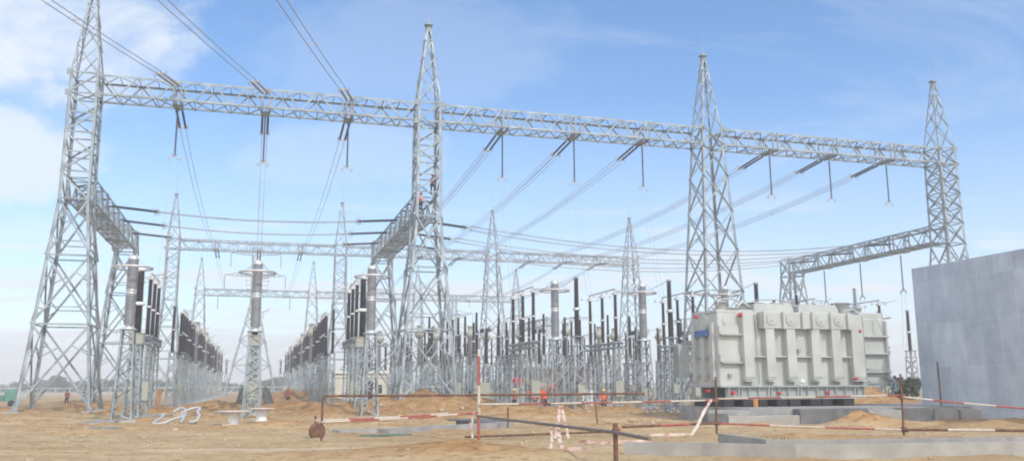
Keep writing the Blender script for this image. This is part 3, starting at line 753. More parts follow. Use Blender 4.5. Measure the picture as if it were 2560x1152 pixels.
    for px, pz in ((4.9,3.0),(3.1,3.85),(6.35,3.85),(.5,1.65)): MB().cbox(px,px+.22,.08,.3,pz,pz+.16,.02).build('terminal_box', Td, r)
    # valve cluster and pipes at the lower right corner
    m = MB(); m.tube([(11.0,.6,1.6),(11.4,.3,1.4),(11.45,.3,.9),(11.1,.35,.6)], .09, 8); m.torus((11.35,.25,1.05),.26,.05,16,6,'y'); m.tube([(11.15,.8,4.4),(11.35,.7,3.4),(11.3,.7,2.2),(11.4,.6,1.5)], .04, 6); m.torus((11.1,.3,.75),.2,.05,14,6,'y')
    m.build('drain_pipework', M['dull'], r)
    return r
transformer()
blkx = [(0,.6),(1.15,1.7),(2.15,2.65),(3.25,3.9),(4.05,4.75),(5.4,6.05),(6.12,6.8),(7.55,8.25)]
for i, (a, b) in enumerate(blkx):
    m = MB(); m.cbox(a,b,-.1,3.3,0,.40,.02)
    o = m.build('sleeper_block', M['blackblk']); o.location = W(38.49,-31.6,.75); o.rotation_euler = (0,0,A)
    tag(o, 'black support block under the grey transformer, %s from the left' % ORD[i], 'block', 'black blocks under the transformer')
m = MB().cbox(1.78,2.08,-.1,.9,0,.40,.02); o = m.build('timber_block', M['timber']); o.location = W(38.49,-31.6,.75); o.rotation_euler = (0,0,A)
tag(o, 'bare orange timber block under the transformer between black blocks', 'block')

# ------------------------------------------------------------------ foundation and concrete
def yobj(mb, name, mt, label=None, cat=None, group=None, kind=None):
    o = mb.build(name, mt); o.location = W(0,0,0); o.rotation_euler = (0,0,A); return tag(o, label, cat, group, kind)
yobj(MB().box(38.0,54.9,-35.0,-27.6,-.5,.745).box(35.7,38.0,-35.0,-34.2,-.5,.70), 'transformer_foundation', M['con_mid'], 'wide raised concrete slab carrying the grey transformer', 'foundation')
sec = [(35.3,36.4,'con_dark',.55),(36.42,40.43,'con_lite',.42),(40.46,44.5,'con_dark',.72),(44.53,46.6,'con_mid',.62),(46.65,48.6,'con_dark',.70),(48.65,50.2,'con_mid',.66),(50.35,52.5,'con_lite',.6),(52.6,56.5,'con_mid',.55)]
for i, (a, b, mt, z) in enumerate(sec):
    nm = {'con_dark':'dark','con_lite':'pale','con_mid':'grey'}[mt]
    yobj(MB().cbox(a,b,-35.65,-35.02,-.6,z,.02), 'concrete_block', M[mt], '%s concrete block along the front of the slab, %s from the left' % (nm, ORD[i]), 'concrete block', 'concrete blocks in front of the transformer slab')
def wall_mat():
    m = bpy.data.materials.new('firewall_concrete'); m.use_nodes = True; nt = m.node_tree; N = nt.nodes; L = nt.links; b = N['Principled BSDF']; b.inputs['Roughness'].default_value = .9
    tc = N.new('ShaderNodeTexCoord'); mp = N.new('ShaderNodeMapping'); mp.inputs['Rotation'].default_value = (0, radians(90), radians(90)); L.new(tc.outputs['Object'], mp.inputs['Vector'])
    bk = N.new('ShaderNodeTexBrick'); bk.inputs['Scale'].default_value = 1.0; bk.inputs['Brick Width'].default_value = 1.22; bk.inputs['Row Height'].default_value = 2.44; bk.inputs['Mortar Size'].default_value = .022; bk.offset = 0
    bk.inputs['Mortar Smooth'].default_value = 1
    bk.inputs['Color1'].default_value = (.44,.485,.55,1); bk.inputs['Color2'].default_value = (.54,.585,.65,1); bk.inputs['Mortar'].default_value = (.60,.64,.70,1)
    sp = N.new('ShaderNodeSeparateXYZ'); cb = N.new('ShaderNodeCombineXYZ'); L.new(tc.outputs['Object'], sp.inputs[0]); L.new(sp.outputs['Y'], cb.inputs[0]); L.new(sp.outputs['Z'], cb.inputs[1]); L.new(cb.outputs[0], bk.inputs['Vector'])
    def nz(s, d, lo, hi, c1, c2, stretch=1):
        q = N.new('ShaderNodeMapping'); q.inputs['Scale'].default_value = (1,1,stretch); L.new(tc.outputs['Object'], q.inputs['Vector'])
        n = N.new('ShaderNodeTexNoise'); n.inputs['Scale'].default_value = s; n.inputs['Detail'].default_value = d; L.new(q.outputs[0], n.inputs['Vector'])
        r = N.new('ShaderNodeValToRGB'); r.color_ramp.elements[0].position = lo; r.color_ramp.elements[1].position = hi; r.color_ramp.elements[0].color = (*c1,1); r.color_ramp.elements[1].color = (*c2,1); L.new(n.outputs['Fac'], r.inputs['Fac']); return r.outputs['Color']
    c = bk.outputs['Color']
    for f, col in ((.8, nz(.5,6,.36,.64,(.84,.86,.89),(1.06,1.06,1.05))), (.6, nz(1.6,7,.42,.58,(.86,.87,.90),(1.05,1.05,1.04),.5)), (.5, nz(9,6,.35,.65,(.85,.85,.87),(1.08,1.08,1.08)))):
        x = N.new('ShaderNodeMix'); x.data_type = 'RGBA'; x.blend_type = 'MULTIPLY'; x.inputs[0].default_value = f; L.new(c, x.inputs[6]); L.new(col, x.inputs[7]); c = x.outputs[2]
    L.new(c, b.inputs['Base Color']); return m
o = MB().cbox(0,.45,-14,0,-.4,8.3,.02).build('concrete_firewall', wall_mat()); o.location = W(51.71,-31.31,.45); o.rotation_euler = (0,0,A)
tag(o, 'high bare concrete fire wall at the right edge of the photo', 'wall')
# iron bar leaning on the wall
tag(MB().cyl((0,0,0),(-.12,-.1,2.4),.045,n=8).build('leaning_bar', M['rust'], None, loc=W(51.15,-33.4,.75), rz=A), 'dark thin bar leaning against the concrete fire wall', 'bar')

# channel walls lower right
def slab_line(pts, h, w, name, mt, label, cat='concrete kerb', group=None, z0=-.3):
    mb = MB(); pts = [V3((*p,0)) for p in pts]; n = len(pts); L, R = [], []
    for i, p in enumerate(pts):
        d0 = (pts[i]-pts[i-1]).normalized() if i else (pts[1]-pts[0]).normalized()
        d1 = (pts[i+1]-pts[i]).normalized() if i < n-1 else d0
        nn = V3((-(d0.y+d1.y), d0.x+d1.x, 0)).normalized(); L.append(p+nn*w/2); R.append(p-nn*w/2)
    o0 = pts[0]; vs = []
    for l, r in zip(L, R): vs += [(l.x-o0.x,l.y-o0.y,z0),(r.x-o0.x,r.y-o0.y,z0),(r.x-o0.x,r.y-o0.y,h),(l.x-o0.x,l.y-o0.y,h)]
    fs = [(0,1,2,3),tuple(4*(n-1)+k for k in (3,2,1,0))]
    for i in range(n-1):
        b = 4*i
        for k in range(4): j = (k+1) % 4; fs.append((b+k,b+4+k,b+4+j,b+j))
    mb.add(vs, fs); o = mb.build(name, mt, None, loc=(o0.x,o0.y,0)); return tag(o, label, cat, group)
gk = 'concrete channel walls at the lower right'
slab_line([(3.1,25.0),(5.2,24.6),(7.4,23.5),(16,25.0),(24,26.6)], .36, .24, 'channel_wall', M['con_lite'], 'near pale concrete channel wall with a bend at the lower right', group=gk)
slab_line([(6.9,29.6),(7.5,26.3),(9.5,26.0),(16,27.3),(26,29.3)], .34, .24, 'channel_wall', M['con_mid'], 'rear grey concrete channel wall at the lower right', group=gk)
slab_line([(-5.3,36.6),(-1.7,41.0),(-.2,42.8)], .22, .7, 'trench_kerb', M['con_mid'], 'low grey concrete kerb in the sand left of the red pole')
slab_line([(-7.2,36.2),(-5.2,37.6)], .20, .8, 'concrete_slab', M['con_lite'], 'pale concrete slab beside the rusty frame, half buried', 'slab')
slab_line([(-9.5,62),(-3.5,52),(-.5,46.5)], .10, 2.0, 'grey_walkway', M['con_dark'], 'long dark grey flat strip on the sand beyond the kerb', 'walkway')
slab_line([W(6,-21.3)[:2],W(8.2,-10.6)[:2]], .16, 1.6, 'equipment_plinth', M['con_mid'], 'low grey concrete plinth at the foot of the left equipment line', 'plinth')

# ------------------------------------------------------------------ pipe barriers
def pipe(pts, r, mats, name, label, group=None, cat='barrier rail', seg=None, sag=0):
    P = [V3(p) for p in pts]; fine = []; mis = []
    tot = 0
    for a, b in zip(P, P[1:]):
        n = max(1, int((b-a).length/.25))
        for i in range(n):
            x = a.lerp(b, i/n); mid = (i/n)*(1-i/n)*4; x.z -= sag*mid; fine.append(x); mis.append(0 if seg is None else int(tot/seg) % 2); tot += (b-a).length/n
    fine.append(P[-1]); o0 = P[0].copy()
    o = MB().tube([x-o0 for x in fine], r, 8, mis=mis).build(name, mats, None, loc=tuple(o0)); return tag(o, label, cat, group)
RW = [M['whitep'], M['redp']]; R1 = [M['rust']]
A_, B_, C_, D_, E_, F_ = (-6.73,31.39),(-7.5,33.84),(-1.23,32.14),(8.06,35.36),(14.4,32.93),(2.54,22.14)
gp = 'posts of the pipe barrier'; gr = 'red and white barrier rails'
pipe([(*A_,-.3),(*A_,1.5),(A_[0]+.12,A_[1],1.60),(-1.35,32.25,1.60),(4.9,33.0,1.62)], .042, R1, 'bent_rail', 'long rusty pipe bent down to the ground at its left end', gp)
pipe([(*B_,-.3),(*B_,.85)], .042, R1, 'barrier_post', 'short rusty post at the far left of the pipe barrier', gp, 'barrier post')
pipe([(*C_,-.3),(*C_,.9),(C_[0],C_[1],3.25)], .055, [M['redp'],M['whitep']], 'barrier_pole', 'tall red and white painted pole in the middle foreground', None, 'barrier post', seg=1.05)
pipe([(*D_,-.3),(D_[0]+.06,D_[1],2.25)], .042, R1, 'barrier_post', 'thin rusty post in front of the left end of the transformer', gp, 'barrier post')
pipe([(*E_,-.3),(E_[0]+.06,E_[1],2.3)], .042, R1, 'barrier_post', 'thin rusty post in front of the right end of the transformer', gp, 'barrier post')
pipe([(*F_,-.3),(F_[0],F_[1],1.0)], .06, R1, 'barrier_post', 'leaning rusty post cut by the bottom edge of the photo', gp, 'barrier post')
pipe([(-.23,41.16,-.3),(-.23,41.16,.95)], .042, R1, 'barrier_post', 'small rusty stake in the sand right of the red pole', gp, 'barrier post')
pipe([(4.21,44.08,-.3),(4.1,44.08,1.15)], .042, R1, 'barrier_post', 'small leaning stake below the man in the orange vest', gp, 'barrier post')
pipe([(C_[0],C_[1]-.12,1.27),(D_[0],D_[1]-.12,1.33)], .034, RW, 'barrier_rail', 'upper red and white rail between the tall pole and left transformer post', gr, seg=1.3, sag=.02)
pipe([(D_[0],D_[1]-.1,1.38),(E_[0],E_[1]-.1,1.51)], .034, RW, 'barrier_rail', 'upper red and white rail crossing in front of the transformer', gr, seg=1.25)
pipe([(E_[0],E_[1]-.12,1.46),(18.6,31.6,1.02),(21.5,30.6,.9)], .034, RW, 'barrier_rail', 'upper red and white rail sloping down before the fire wall', gr, seg=1.0, sag=.02)
pipe([(A_[0],A_[1]-.1,.70),(C_[0],C_[1]-.1,.98)], .034, RW, 'barrier_rail', 'middle red and white rail left of the tall painted pole', gr, seg=.95, sag=.04)
pipe([(B_[0],B_[1]-.1,.66),(-2.6,36.0,.84)], .034, RW, 'barrier_rail', 'rear red and white rail starting at the short left post', gr, seg=1.1, sag=.03)
pipe([(C_[0]-.5,C_[1]-.15,.13),(3.4,33.4,.22)], .038, R1, 'barrier_rail', 'low brown rail near the ground right of the tall pole', gr)
pipe([(4.2,34.3,.35),(D_[0]+.2,D_[1]-.1,.45)], .05, [M['rust'],M['redp']], 'barrier_rail', 'low brown rail left of the left transformer post', gr, seg=1.4)
pipe([(D_[0],D_[1]-.14,.44),(E_[0],E_[1]-.1,.27)], .036, [M['redp'],M['whitep']], 'barrier_rail', 'lower red and white rail in front of the transformer slab', gr, seg=1.9, sag=.02)
pipe([(E_[0]-.1,E_[1]-.16,.28),(19,31.0,.30)], .05, [M['rust'],M['whitep']], 'barrier_rail', 'lower rail at the right edge in front of the slab', gr, seg=1.5)
pipe([(C_[0]-.05,C_[1]-.2,.86),(2.50,22.0,.78),(3.1,20.2,.72)], .045, [M['greypipe']], 'steel_pipe', 'grey steel pipe slanting from the tall pole to the near post', None, 'pipe')
# couplers
for i, (p, z) in enumerate(((D_,1.33),(E_,1.47),(F_,.8),(E_,.28),(D_,.45))):
    tag(MB().cbox(-.09,.09,-.12,.09,-.09,.09,.02).build('pipe_coupler', M['rust'], None, loc=(p[0]+.02,p[1]-.04,z)), 'rusty coupler clamping a rail to its post, %s on the %s' % (['upper','upper','single','lower','lower'][i], ['left transformer post','right transformer post','near leaning post','right transformer post','left transformer post'][i]), 'coupler', 'couplers of the pipe barrier')
def ribbon(pts, w, label, name='warning_tape'):
    w *= .72
    mb = MB(); P = [V3(p) for p in pts]; fine = []
    for a, b in zip(P, P[1:]):
        for i in range(5): fine.append(a.lerp(b, i/5))
    fine.append(P[-1]); vs = []
    for i, p in enumerate(fine):
        d = (fine[min(i+1,len(fine)-1)]-fine[max(i-1,0)]).normalized(); s = d.cross(V3((.2,1,.1))).normalized(); s = (Matrix.Rotation(.5*mnoise.noise(V3((i*.5,0,w)))*3, 3, d) @ s)
        for k in (-1,1): vs.append(p-P[0]+s*w/2*k)
    n2 = d.cross(s).normalized()*.006; N = len(vs); vs += [v+n2 for v in vs]
    fs = []
    for i in range(len(fine)-1):
        fs += [(2*i,2*i+1,2*i+3,2*i+2),(N+2*i,N+2*i+2,N+2*i+3,N+2*i+1),(2*i,2*i+2,N+2*i+2,N+2*i),(2*i+1,N+2*i+1,N+2*i+3,2*i+3)]
    mb.add(vs, fs); return tag(mb.build(name, M['tape'], None, loc=tuple(P[0])), label, 'tape', 'lengths of warning tape')
ribbon([(7.85,35.1,1.35),(7.5,34.9,.9),(7.15,34.6,.35),(6.9,34.5,.05),(6.0,34.2,.06),(5.2,34.0,.04)], .16, 'pink and white tape slanting from the left transformer post to the sand')
ribbon([(1.72,32.6,1.2),(1.68,32.5,.8),(1.6,32.45,.3),(1.52,32.4,.05)], .17, 'left strand of tape hanging below the upper rail')
ribbon([(1.80,32.62,1.2),(1.86,32.5,.8),(1.97,32.45,.3),(2.02,32.4,.03)], .15, 'right strand of tape hanging below the upper rail')
ribbon([(1.12,26.2,.75),(1.14,26.1,.4),(1.1,26.0,.12),(.7,25.8,.1),(.35,25.7,.12),(.1,25.5,.08)], .12, 'crumpled tape lying on the near sand heap, its end upright')
ribbon([(1.32,26.0,.72),(1.36,25.9,.35),(1.45,25.8,.14),(1.9,25.7,.13),(2.1,25.6,.16)], .16, 'second wide crumpled tape on the near sand heap')
ribbon([(2.2,30.0,.1),(2.9,29.5,.05),(3.6,29.4,.1),(4.6,29.8,.08)], .16, 'tape lying flat on the track behind the near post')
ribbon([(-1.42,32.0,1.0),(-1.47,32.0,.5),(-1.45,31.9,.1)], .12, 'white tape hanging just left of the tall painted pole')

# ------------------------------------------------------------------ loose things on the sand
def reel(x, y, rad, label):
    r = empty('cable_reel', (x,y,max(hgt(x+i*.6,y+j*.6) for i in (-1,0,1) for j in (-1,0,1))), .3); tag(r, label, 'cable reel', 'white cable reels')
    MB().lathe([(rad*.62,0),(rad*.62,.05),(.1,.06)], n=28).build('lower_flange', M['whitep'], r)
    MB().lathe([(.30,.05),(.30,.66)], n=20).build('drum', M['white'], r)
    MB().lathe([(.2,.66),(rad,.665),(rad,.72),(.1,.73)], n=32).build('upper_flange', M['whitep'], r)
reel(-14.54,46.3,.95,'white cable reel on its side, the left of two before the centre stand')
reel(-13.74,48.6,.72,'smaller white cable reel, the right of two before the centre stand')
def hose(pts, r, label):
    P = [V3((x,y,hgt(x,y)+z)) for x,y,z in pts]; fine = []
    n = len(P)
    for i in range(n-1):
        p0, p1, p2, p3 = P[max(i-1,0)], P[i], P[i+1], P[min(i+2,n-1)]
        for k in range(10):
            t = k/10; fine.append(.5*((2*p1)+(p2-p0)*t+(2*p0-5*p1+4*p2-p3)*t*t+(3*p1-p0-3*p2+p3)*t**3))
    fine.append(P[-1]); o0 = P[0].copy()
    tag(MB().tube([p-o0 for p in fine], r, 8, rs=[r*(1.12 if i % 2 else .9) for i in range(len(fine))]).build('corrugated_hose', M['hose'], None, loc=tuple(o0)), label, 'hose', 'corrugated hoses on the sand')
hose([(-19.10,48.6,.5),(-18.95,48,.3),(-19.02,47.1,.12),(-18.57,47.2,.1),(-18.05,47.6,.25),(-17.82,48.2,.35),(-18.05,49.0,.65),(-18.43,49.3,.78),(-18.73,49.0,.62)], .075, 'grey corrugated hose looped on the sand, left coil of two')
hose([(-17.58,47.2,.1),(-17.72,47.9,.3),(-18.00,48.4,.5),(-17.65,48.9,.72),(-17.23,48.9,.74),(-17.16,48.4,.55),(-16.95,48.1,.38),(-16.95,47.6,.18),(-17.23,47.4,.14)], .075, 'grey corrugated hose looped on the sand, right coil of two')
m = MB()
for i in range(7):
    a = random.uniform(-.3,.3); y = i*.13; m.bar((-.6+random.uniform(-.2,.2),y,.05+.03*(i%3)),(.6+random.uniform(-.2,.2),y+a,.05+.04*(i%2)),.08,.03)
tag(m.build('scrap_steel', M['dull'], None, loc=(-19.2,41.6,hgt(-19.2,41.6))), 'small pile of scrap steel strips on the left sand', 'scrap')
tag(MB().bar((0,0,.05),(1.9,.8,.05),.12,.06).bar((.4,.3,.05),(1.5,.9,.05),.1,.05).build('green_plank', mat('green_plank', (.10,.17,.14), .8), None, loc=(-5.9,34.4,hgt(-5.9,34.4))), 'thin green planks lying on the sand near the kerb', 'plank')
r = empty('site_wheel', (-7.35,33.5,.28), .6); tag(r, 'dark disc wheel lying against the short rusty post', 'wheel')
MB().lathe([(.26,-.06),(.32,-.04),(.32,.04),(.26,.06)], n=24, ax=(0,1,0)).build('tyre', M['rust'], r); MB().lathe([(.26,-.03),(.26,.03)], n=20, ax=(0,1,0)).build('disc', M['greypipe'], r)
m = MB().cyl((0,0,.12),(.5,.2,.14),.17,n=16); tag(m.build('pipe_end', M['rubber'], None, loc=(-2.6,41.5,.05)), 'open black pipe end poking from the sand behind the kerb', 'pipe')
m = MB()
for i in range(9):
    x = i*.5
    m.bar((x,0,.1),(x+.25,.6,.55),.07); m.bar((x+.25,.6,.55),(x+.5,0,.1),.07)
m.bar((0,0,.1),(4.6,0,.1),.08); m.bar((.2,.6,.55),(4.7,.6,.55),.08); m.bar((0,1.2,.1),(4.6,1.2,.1),.08)
tag(m.build('lattice_section', M['dull'], None, loc=(8.2,55.6,hgt(9,56)), rz=A*.3), 'loose galvanised lattice section lying left of the transformer slab', 'steel section')
tag(MB().cbox(0,.95,0,.5,0,.5,.02).build('pale_crate', M['bluebox'], None, loc=(10.9,49.2,.0)), 'pale blue-grey crate left of the transformer slab', 'crate')
tag(MB().cbox(-.5,.5,-.25,.25,0,1.55,.02).cbox(-.54,.54,-.3,.3,1.55,1.62,.02).build('white_cabinet', M['white'], None, loc=(6.6,79,0), rz=A), 'plain white cabinet standing right of the orange lift', 'cabinet')
tag(MB().cyl((0,0,0),(0,0,1.25),.1,n=10).cbox(-.16,.16,-.1,.1,1.0,1.3,.02).build('marker_post', M['timber'], None, loc=(-24.3,60.9,hgt(-24.3,60.9))), 'short orange-brown marker post beside the left equipment line', 'post')
tag(MB().lathe([(.28,0),(.28,.05),(.2,.06),(.04,.7),(.02,.72)], n=14).build('traffic_cone', M['orange'], None, loc=(4.3,79,hgt(4.3,79))), 'orange traffic cone right of the orange lift', 'cone')

def covered(x, y, w, d, h, label, seed, lean=0):
    mb = MB(); n = 18; rings = [(1.05,0),(1.0,.25),(.95,.5),(.85,.75),(.6,.92),(.2,1.0)]
    vs = []
    for k, (f, z) in enumerate(rings):
        for i in range(n):
            a = 2*pi*i/n; rr = f*(1+.22*mnoise.noise(V3((cos(a)*2,sin(a)*2,z*2+seed)))+.10*sin(5*a+seed))
            vs.append((w*rr*cos(a)+lean*z, d*rr*sin(a), h*z*(1+.12*mnoise.noise(V3((a,seed,z))))))
    fs = [(k*n+i,k*n+(i+1)%n,(k+1)*n+(i+1)%n,(k+1)*n+i) for k in range(len(rings)-1) for i in range(n)]+[tuple((len(rings)-1)*n+i for i in range(n))]
    mb.add(vs, fs, 0, True); tag(mb.build('covered_stack', M['net'], None, loc=(x,y,hgt(x,y)-.1)), label, 'covered stack', 'net-covered stacks')
covered(-24.7,80.6,.38,.9,2.0,'dark netted stack leaning left of the centre pedestal',1,.45)
covered(-22.0,80.2,.36,.9,1.8,'dark netted stack right of the centre pedestal',5,-.4)

# small heap stones
stones = MB()
for i in range(900):
    x = random.uniform(-30,30); y = random.uniform(22,62); s = random.uniform(.02,.07)*(1+(y-20)/60)*(2.2 if i % 9 == 0 and y > 34 else 1)
    z = hgt(x,y); b = len(stones.v)
    stones.ball((x,y,z+s*.2), s, 6, 4, 0, random.uniform(.8,1.5), random.uniform(.8,1.4), .7)
tag(stones.build('pebbles', M['stone']), kind='stuff', label='scattered pebbles and clods on the sandy ground', cat='pebbles')
wd = MB()
for (cx, cy, n, sp) in ((8.3,28.2,120,.8),(24.5,56,160,1.6),(19,45.6,60,1.0),(21.5,52.5,140,1.8)):
    for i in range(n):
        x = cx+random.gauss(0,sp*.5); y = cy+random.gauss(0,sp*.4); z = max(hgt(x,y),0); a = random.uniform(0,6.28); h = random.uniform(.12,.4)
        wd.add([(x,y,z-.05),(x+.05*cos(a),y+.05*sin(a),z-.05),(x+random.uniform(-.15,.15),y+random.uniform(-.15,.15),z+h)], [(0,1,2)])
tag(wd.build('dry_weeds', M['weed']), kind='stuff', label='dry weeds and rubble growing by the transformer', cat='weeds')

# ------------------------------------------------------------------ buildings in the yard
def bld_white():
    r = empty('switch_house', W(24.4,44,0), A); tag(r, 'low cream flat-roofed house with a dark doorway behind the second tower', 'building')
    w = MB(); w.box(0,2.9,0,.25,-.2,3.7); w.box(2.9,5.0,0,.25,2.75,3.7); w.box(5.0,6.8,0,.25,-.2,3.7); w.box(0,.25,.25,6,-.2,3.7); w.box(6.55,6.8,.25,6,-.2,3.7); w.box(.25,6.55,5.75,6,-.2,3.7); w.build('wall', M['render'], r)
    MB().box(-.25,7.05,-.3,6.3,3.7,4.05).build('roof', M['white'], r)
    MB().box(2.9,5.0,.55,.6,-.2,2.75).build('doorway', M['opening'], r)
    MB().box(-.05,6.85,-.12,0,3.2,3.35).build('string_course', M['white'], r)
    MB().box(5.6,6.2,-.02,.0,1.1,2.2).build('window', M['opening'], r)
bld_white()
def bld_brick():
    r = empty('brick_house', W(51.3,44,0), A); tag(r, 'unfinished brown brick building with green window frames behind the switchgear', 'building')
    w = MB(); w.box(0,9,0,.3,-.2,4.3); w.box(0,.3,.3,8,-.2,4.3); w.box(8.7,9,.3,8,-.2,4.3); w.box(.3,8.7,7.7,8,-.2,4.3); w.build('wall', M['brick'], r)
    MB().box(-.2,9.2,-.2,8.2,4.3,4.55).build('roof_slab', M['con_mid'], r)
    for x in (3.2,4.7): 
        f = MB().box(x,x+.9,-.06,0,1.2,2.9).build('window', M['greenw'], r); MB().box(x+.1,x+.8,-.075,-.06,1.3,2.8).build('pane', M['opening'], f)
    MB().box(6.7,8.1,-.03,0,1.0,2.6).build('window_opening', M['opening'], r)
    for x in (0,6.2,8.7): MB().box(x,x+.3,-.1,0,-.2,4.3).build('pillar', M['con_mid'], r)
bld_brick()
# far boundary wall with posts
r = empty('boundary_wall', (-190,262,0), .10); tag(r, 'long low pale boundary wall far behind the leftmost tower', 'wall')
MB().box(0,150,0,.3,-.3,.75).build('wall_panel', M['con_lite'], r); MB().box(0,150,.02,.28,2.0,2.12).build('top_rail', M['white'], r)
for i in range(38): MB().box(i*4,i*4+.3,-.05,.35,-.3,2.3).build('post', M['con_lite'], r)

# ------------------------------------------------------------------ people
def skin(name, nodes, edges, mt, parent, sub=1):
    me = bpy.data.meshes.new(name); me.from_pydata([n[:3] for n in nodes], edges, [])
    o = bpy.data.objects.new(name, me); COL.objects.link(o)
    o.modifiers.new('s', 'SKIN'); md = o.modifiers.new('d', 'SUBSURF'); md.levels = sub; md.render_levels = sub
    for i, n in enumerate(nodes):
        v = me.skin_vertices[0].data[i]; v.radius = (n[3], n[4] if len(n) > 4 else n[3]); v.use_root = (i == 0)
    dg = bpy.context.evaluated_depsgraph_get(); m2 = bpy.data.meshes.new_from_object(o.evaluated_get(dg)); m2.name = name
    bpy.data.objects.remove(o); bpy.data.meshes.remove(me)
    m2.materials.clear(); m2.materials.append(mt)
    for p in m2.polygons: p.use_smooth = True
    q = bpy.data.objects.new(name, m2); COL.objects.link(q); q.parent = parent; return q
POSE = {
 'stand': dict(p=(0,0,.93), c=(0,-.01,1.28), n=(0,-.01,1.47), h=(0,-.03,1.62), k=[(.11,-.03,.50),(-.11,-.02,.50)], a=[(.13,.0,.08),(-.12,.02,.08)], e=[(.27,.03,1.13),(-.27,.03,1.13)], w=[(.28,-.10,.90),(-.28,-.08,.90)]),
 'reach': dict(p=(0,0,.93), c=(0,-.05,1.27), n=(0,-.08,1.46), h=(0,-.12,1.60), k=[(.12,-.06,.50),(-.12,.02,.50)], a=[(.15,-.02,.08),(-.15,.08,.08)], e=[(.27,-.16,1.18),(-.27,-.14,1.16)], w=[(.20,-.42,1.22),(-.20,-.40,1.12)]),
 'walk': dict(p=(0,0,.92), c=(0,-.02,1.27), n=(0,-.03,1.46), h=(0,-.06,1.61), k=[(.10,-.20,.52),(-.10,.05,.50)], a=[(.11,-.28,.10),(-.11,.33,.14)], e=[(.26,.14,1.14),(-.26,-.12,1.15)], w=[(.27,.05,.90),(-.24,-.34,.98)]),
 'crouch': dict(p=(0,.18,.42), c=(0,-.05,.72), n=(0,-.16,.88), h=(0,-.25,1.00), k=[(.18,-.26,.52),(-.18,-.22,.50)], a=[(.16,-.10,.08),(-.16,-.04,.08)], e=[(.27,-.26,.60),(-.27,-.26,.60)], w=[(.16,-.50,.50),(-.16,-.50,.52)]),
 'climb': dict(p=(0,0,.90), c=(0,-.06,1.24), n=(0,-.06,1.43), h=(0,-.06,1.58), k=[(.16,-.22,.72),(-.14,-.12,.48)], a=[(.16,-.10,.32),(-.14,-.08,.05)], e=[(.32,-.24,1.48),(-.30,-.24,1.20)], w=[(.22,-.34,1.72),(-.20,-.38,1.40)])}
def person(loc, rz, pose, top, hat, label, low='trousers', sc=1.0, parent=None):
    q = POSE[pose]; r = empty('person', loc, rz); r.scale = (sc,)*3; tag(r, label, 'person')
    p, c, n, h = (V3(q[k]) for k in 'pcnh'); nd = []; ed = []
    def add(v, rad, prev=None, r2=None):
        nd.append((v[0],v[1],v[2],rad,r2 or rad)); i = len(nd)-1
        if prev is not None: ed.append((prev,i))
        return i
    ip = add(p,.125,None,.10); im = add(p.lerp(c,.5),.125,ip,.10); ic = add(c,.15,im,.11); inn = add(n,.055,ic)
    ch = add(h-V3((0,.02,.04)),.075,inn,.085); add(h+V3((0,.01,.07)),.085,ch,.09)
    add(h+V3((0,-.11,-.01)),.012,ch)
    for s in (0,1):
        sg = 1 if s == 0 else -1; k, a, e, w = V3(q['k'][s]), V3(q['a'][s]), V3(q['e'][s]), V3(q['w'][s])
        hp = add(p+V3((.09*sg,0,-.06)),.09,ip); kk = add(k,.06,hp); aa = add(a,.04,kk); add(a+V3((0,-.16,-.05)),.035,aa)
        sh = add(c+V3((.18*sg,0,.11)),.058,ic); ee = add(e,.042,sh); ww = add(w,.028,ee)
        d = (w-e).normalized(); pm = add(w+d*.07,.032,ww,.02); side = d.cross(V3((0,1,0)) if abs(d.y) < .8 else V3((0,0,1))).normalized()
        for f in range(4):
            o = side*(-.028+.0187*f); L = (.065,.078,.074,.058)[f]; b = add(w+d*.10+o,.009,pm); b2 = add(w+d*(.10+L*.55)+o+V3((0,-.012,0)),.008,b); add(w+d*(.10+L)+o+V3((0,-.035,0)),.007,b2)
        t = add(w+d*.04+side*.045*sg+V3((0,-.02,0)),.010,pm); add(w+d*.08+side*.055*sg+V3((0,-.035,0)),.009,t)
    skin('body', nd, ed, M['skin'], r)
    # clothes: separate skins around the body
    nd, ed = [], []
    ip = add(p+V3((0,0,-.02)),.15,None,.125); im = add(p.lerp(c,.55),.15,ip,.125); ic = add(c+V3((0,0,.02)),.175,im,.13); add(n-V3((0,0,.04)),.075,ic)
    for s in (0,1):
        sg = 1 if s == 0 else -1; e, w = V3(q['e'][s]), V3(q['w'][s]); sh = add(c+V3((.18*sg,0,.10)),.075,ic); ee = add(e,.06,sh); add(e.lerp(w,.8),.045,ee)
    skin('jacket', nd, ed, M[top], r)
    nd, ed = [], []
    ip = add(p,.145,None,.12)
    for s in (0,1):
        sg = 1 if s == 0 else -1; k, a = V3(q['k'][s]), V3(q['a'][s]); hp = add(p+V3((.09*sg,0,-.08)),.11,ip); kk = add(k,.08,hp); add(a+V3((0,0,.03)),.062,kk)
    skin('trousers', nd, ed, M[low], r)
    for s in (0,1):
        a = q['a'][s]; MB().ball((a[0],a[1]-.06,a[2]-.035),.075,10,6,0,.65,1.7,.6).build('boot', M['rubber'], r)
    hc = h+V3((0,0,.07))
    if hat:
        b = MB(); b.lathe([(.165,0),(.165,.015),(.13,.02),(.125,.07),(.10,.12),(.05,.145),(.01,.15)], tuple(hc), n=16); b.build('helmet', M[hat], r)
    else: MB().ball(tuple(hc-V3((0,-.01,0))),.115,12,8,0,.95,1.05,.95).build('hair', M['hair'], r)
    return r
person((-50.5,100.4,hgt(-50.5,100.4)),.6,'walk','vest_red','','person in a red jacket walking on the sand behind the leftmost tower')
person((-62,128,0),.2,'stand','shirt_dark','','person in dark clothes standing far off behind the walking one')
person((-24.6,97.1,hgt(-24.6,97.1)),.2,'stand','vest_red','helmet_r','person in a red vest and red helmet beside the left bay right line')
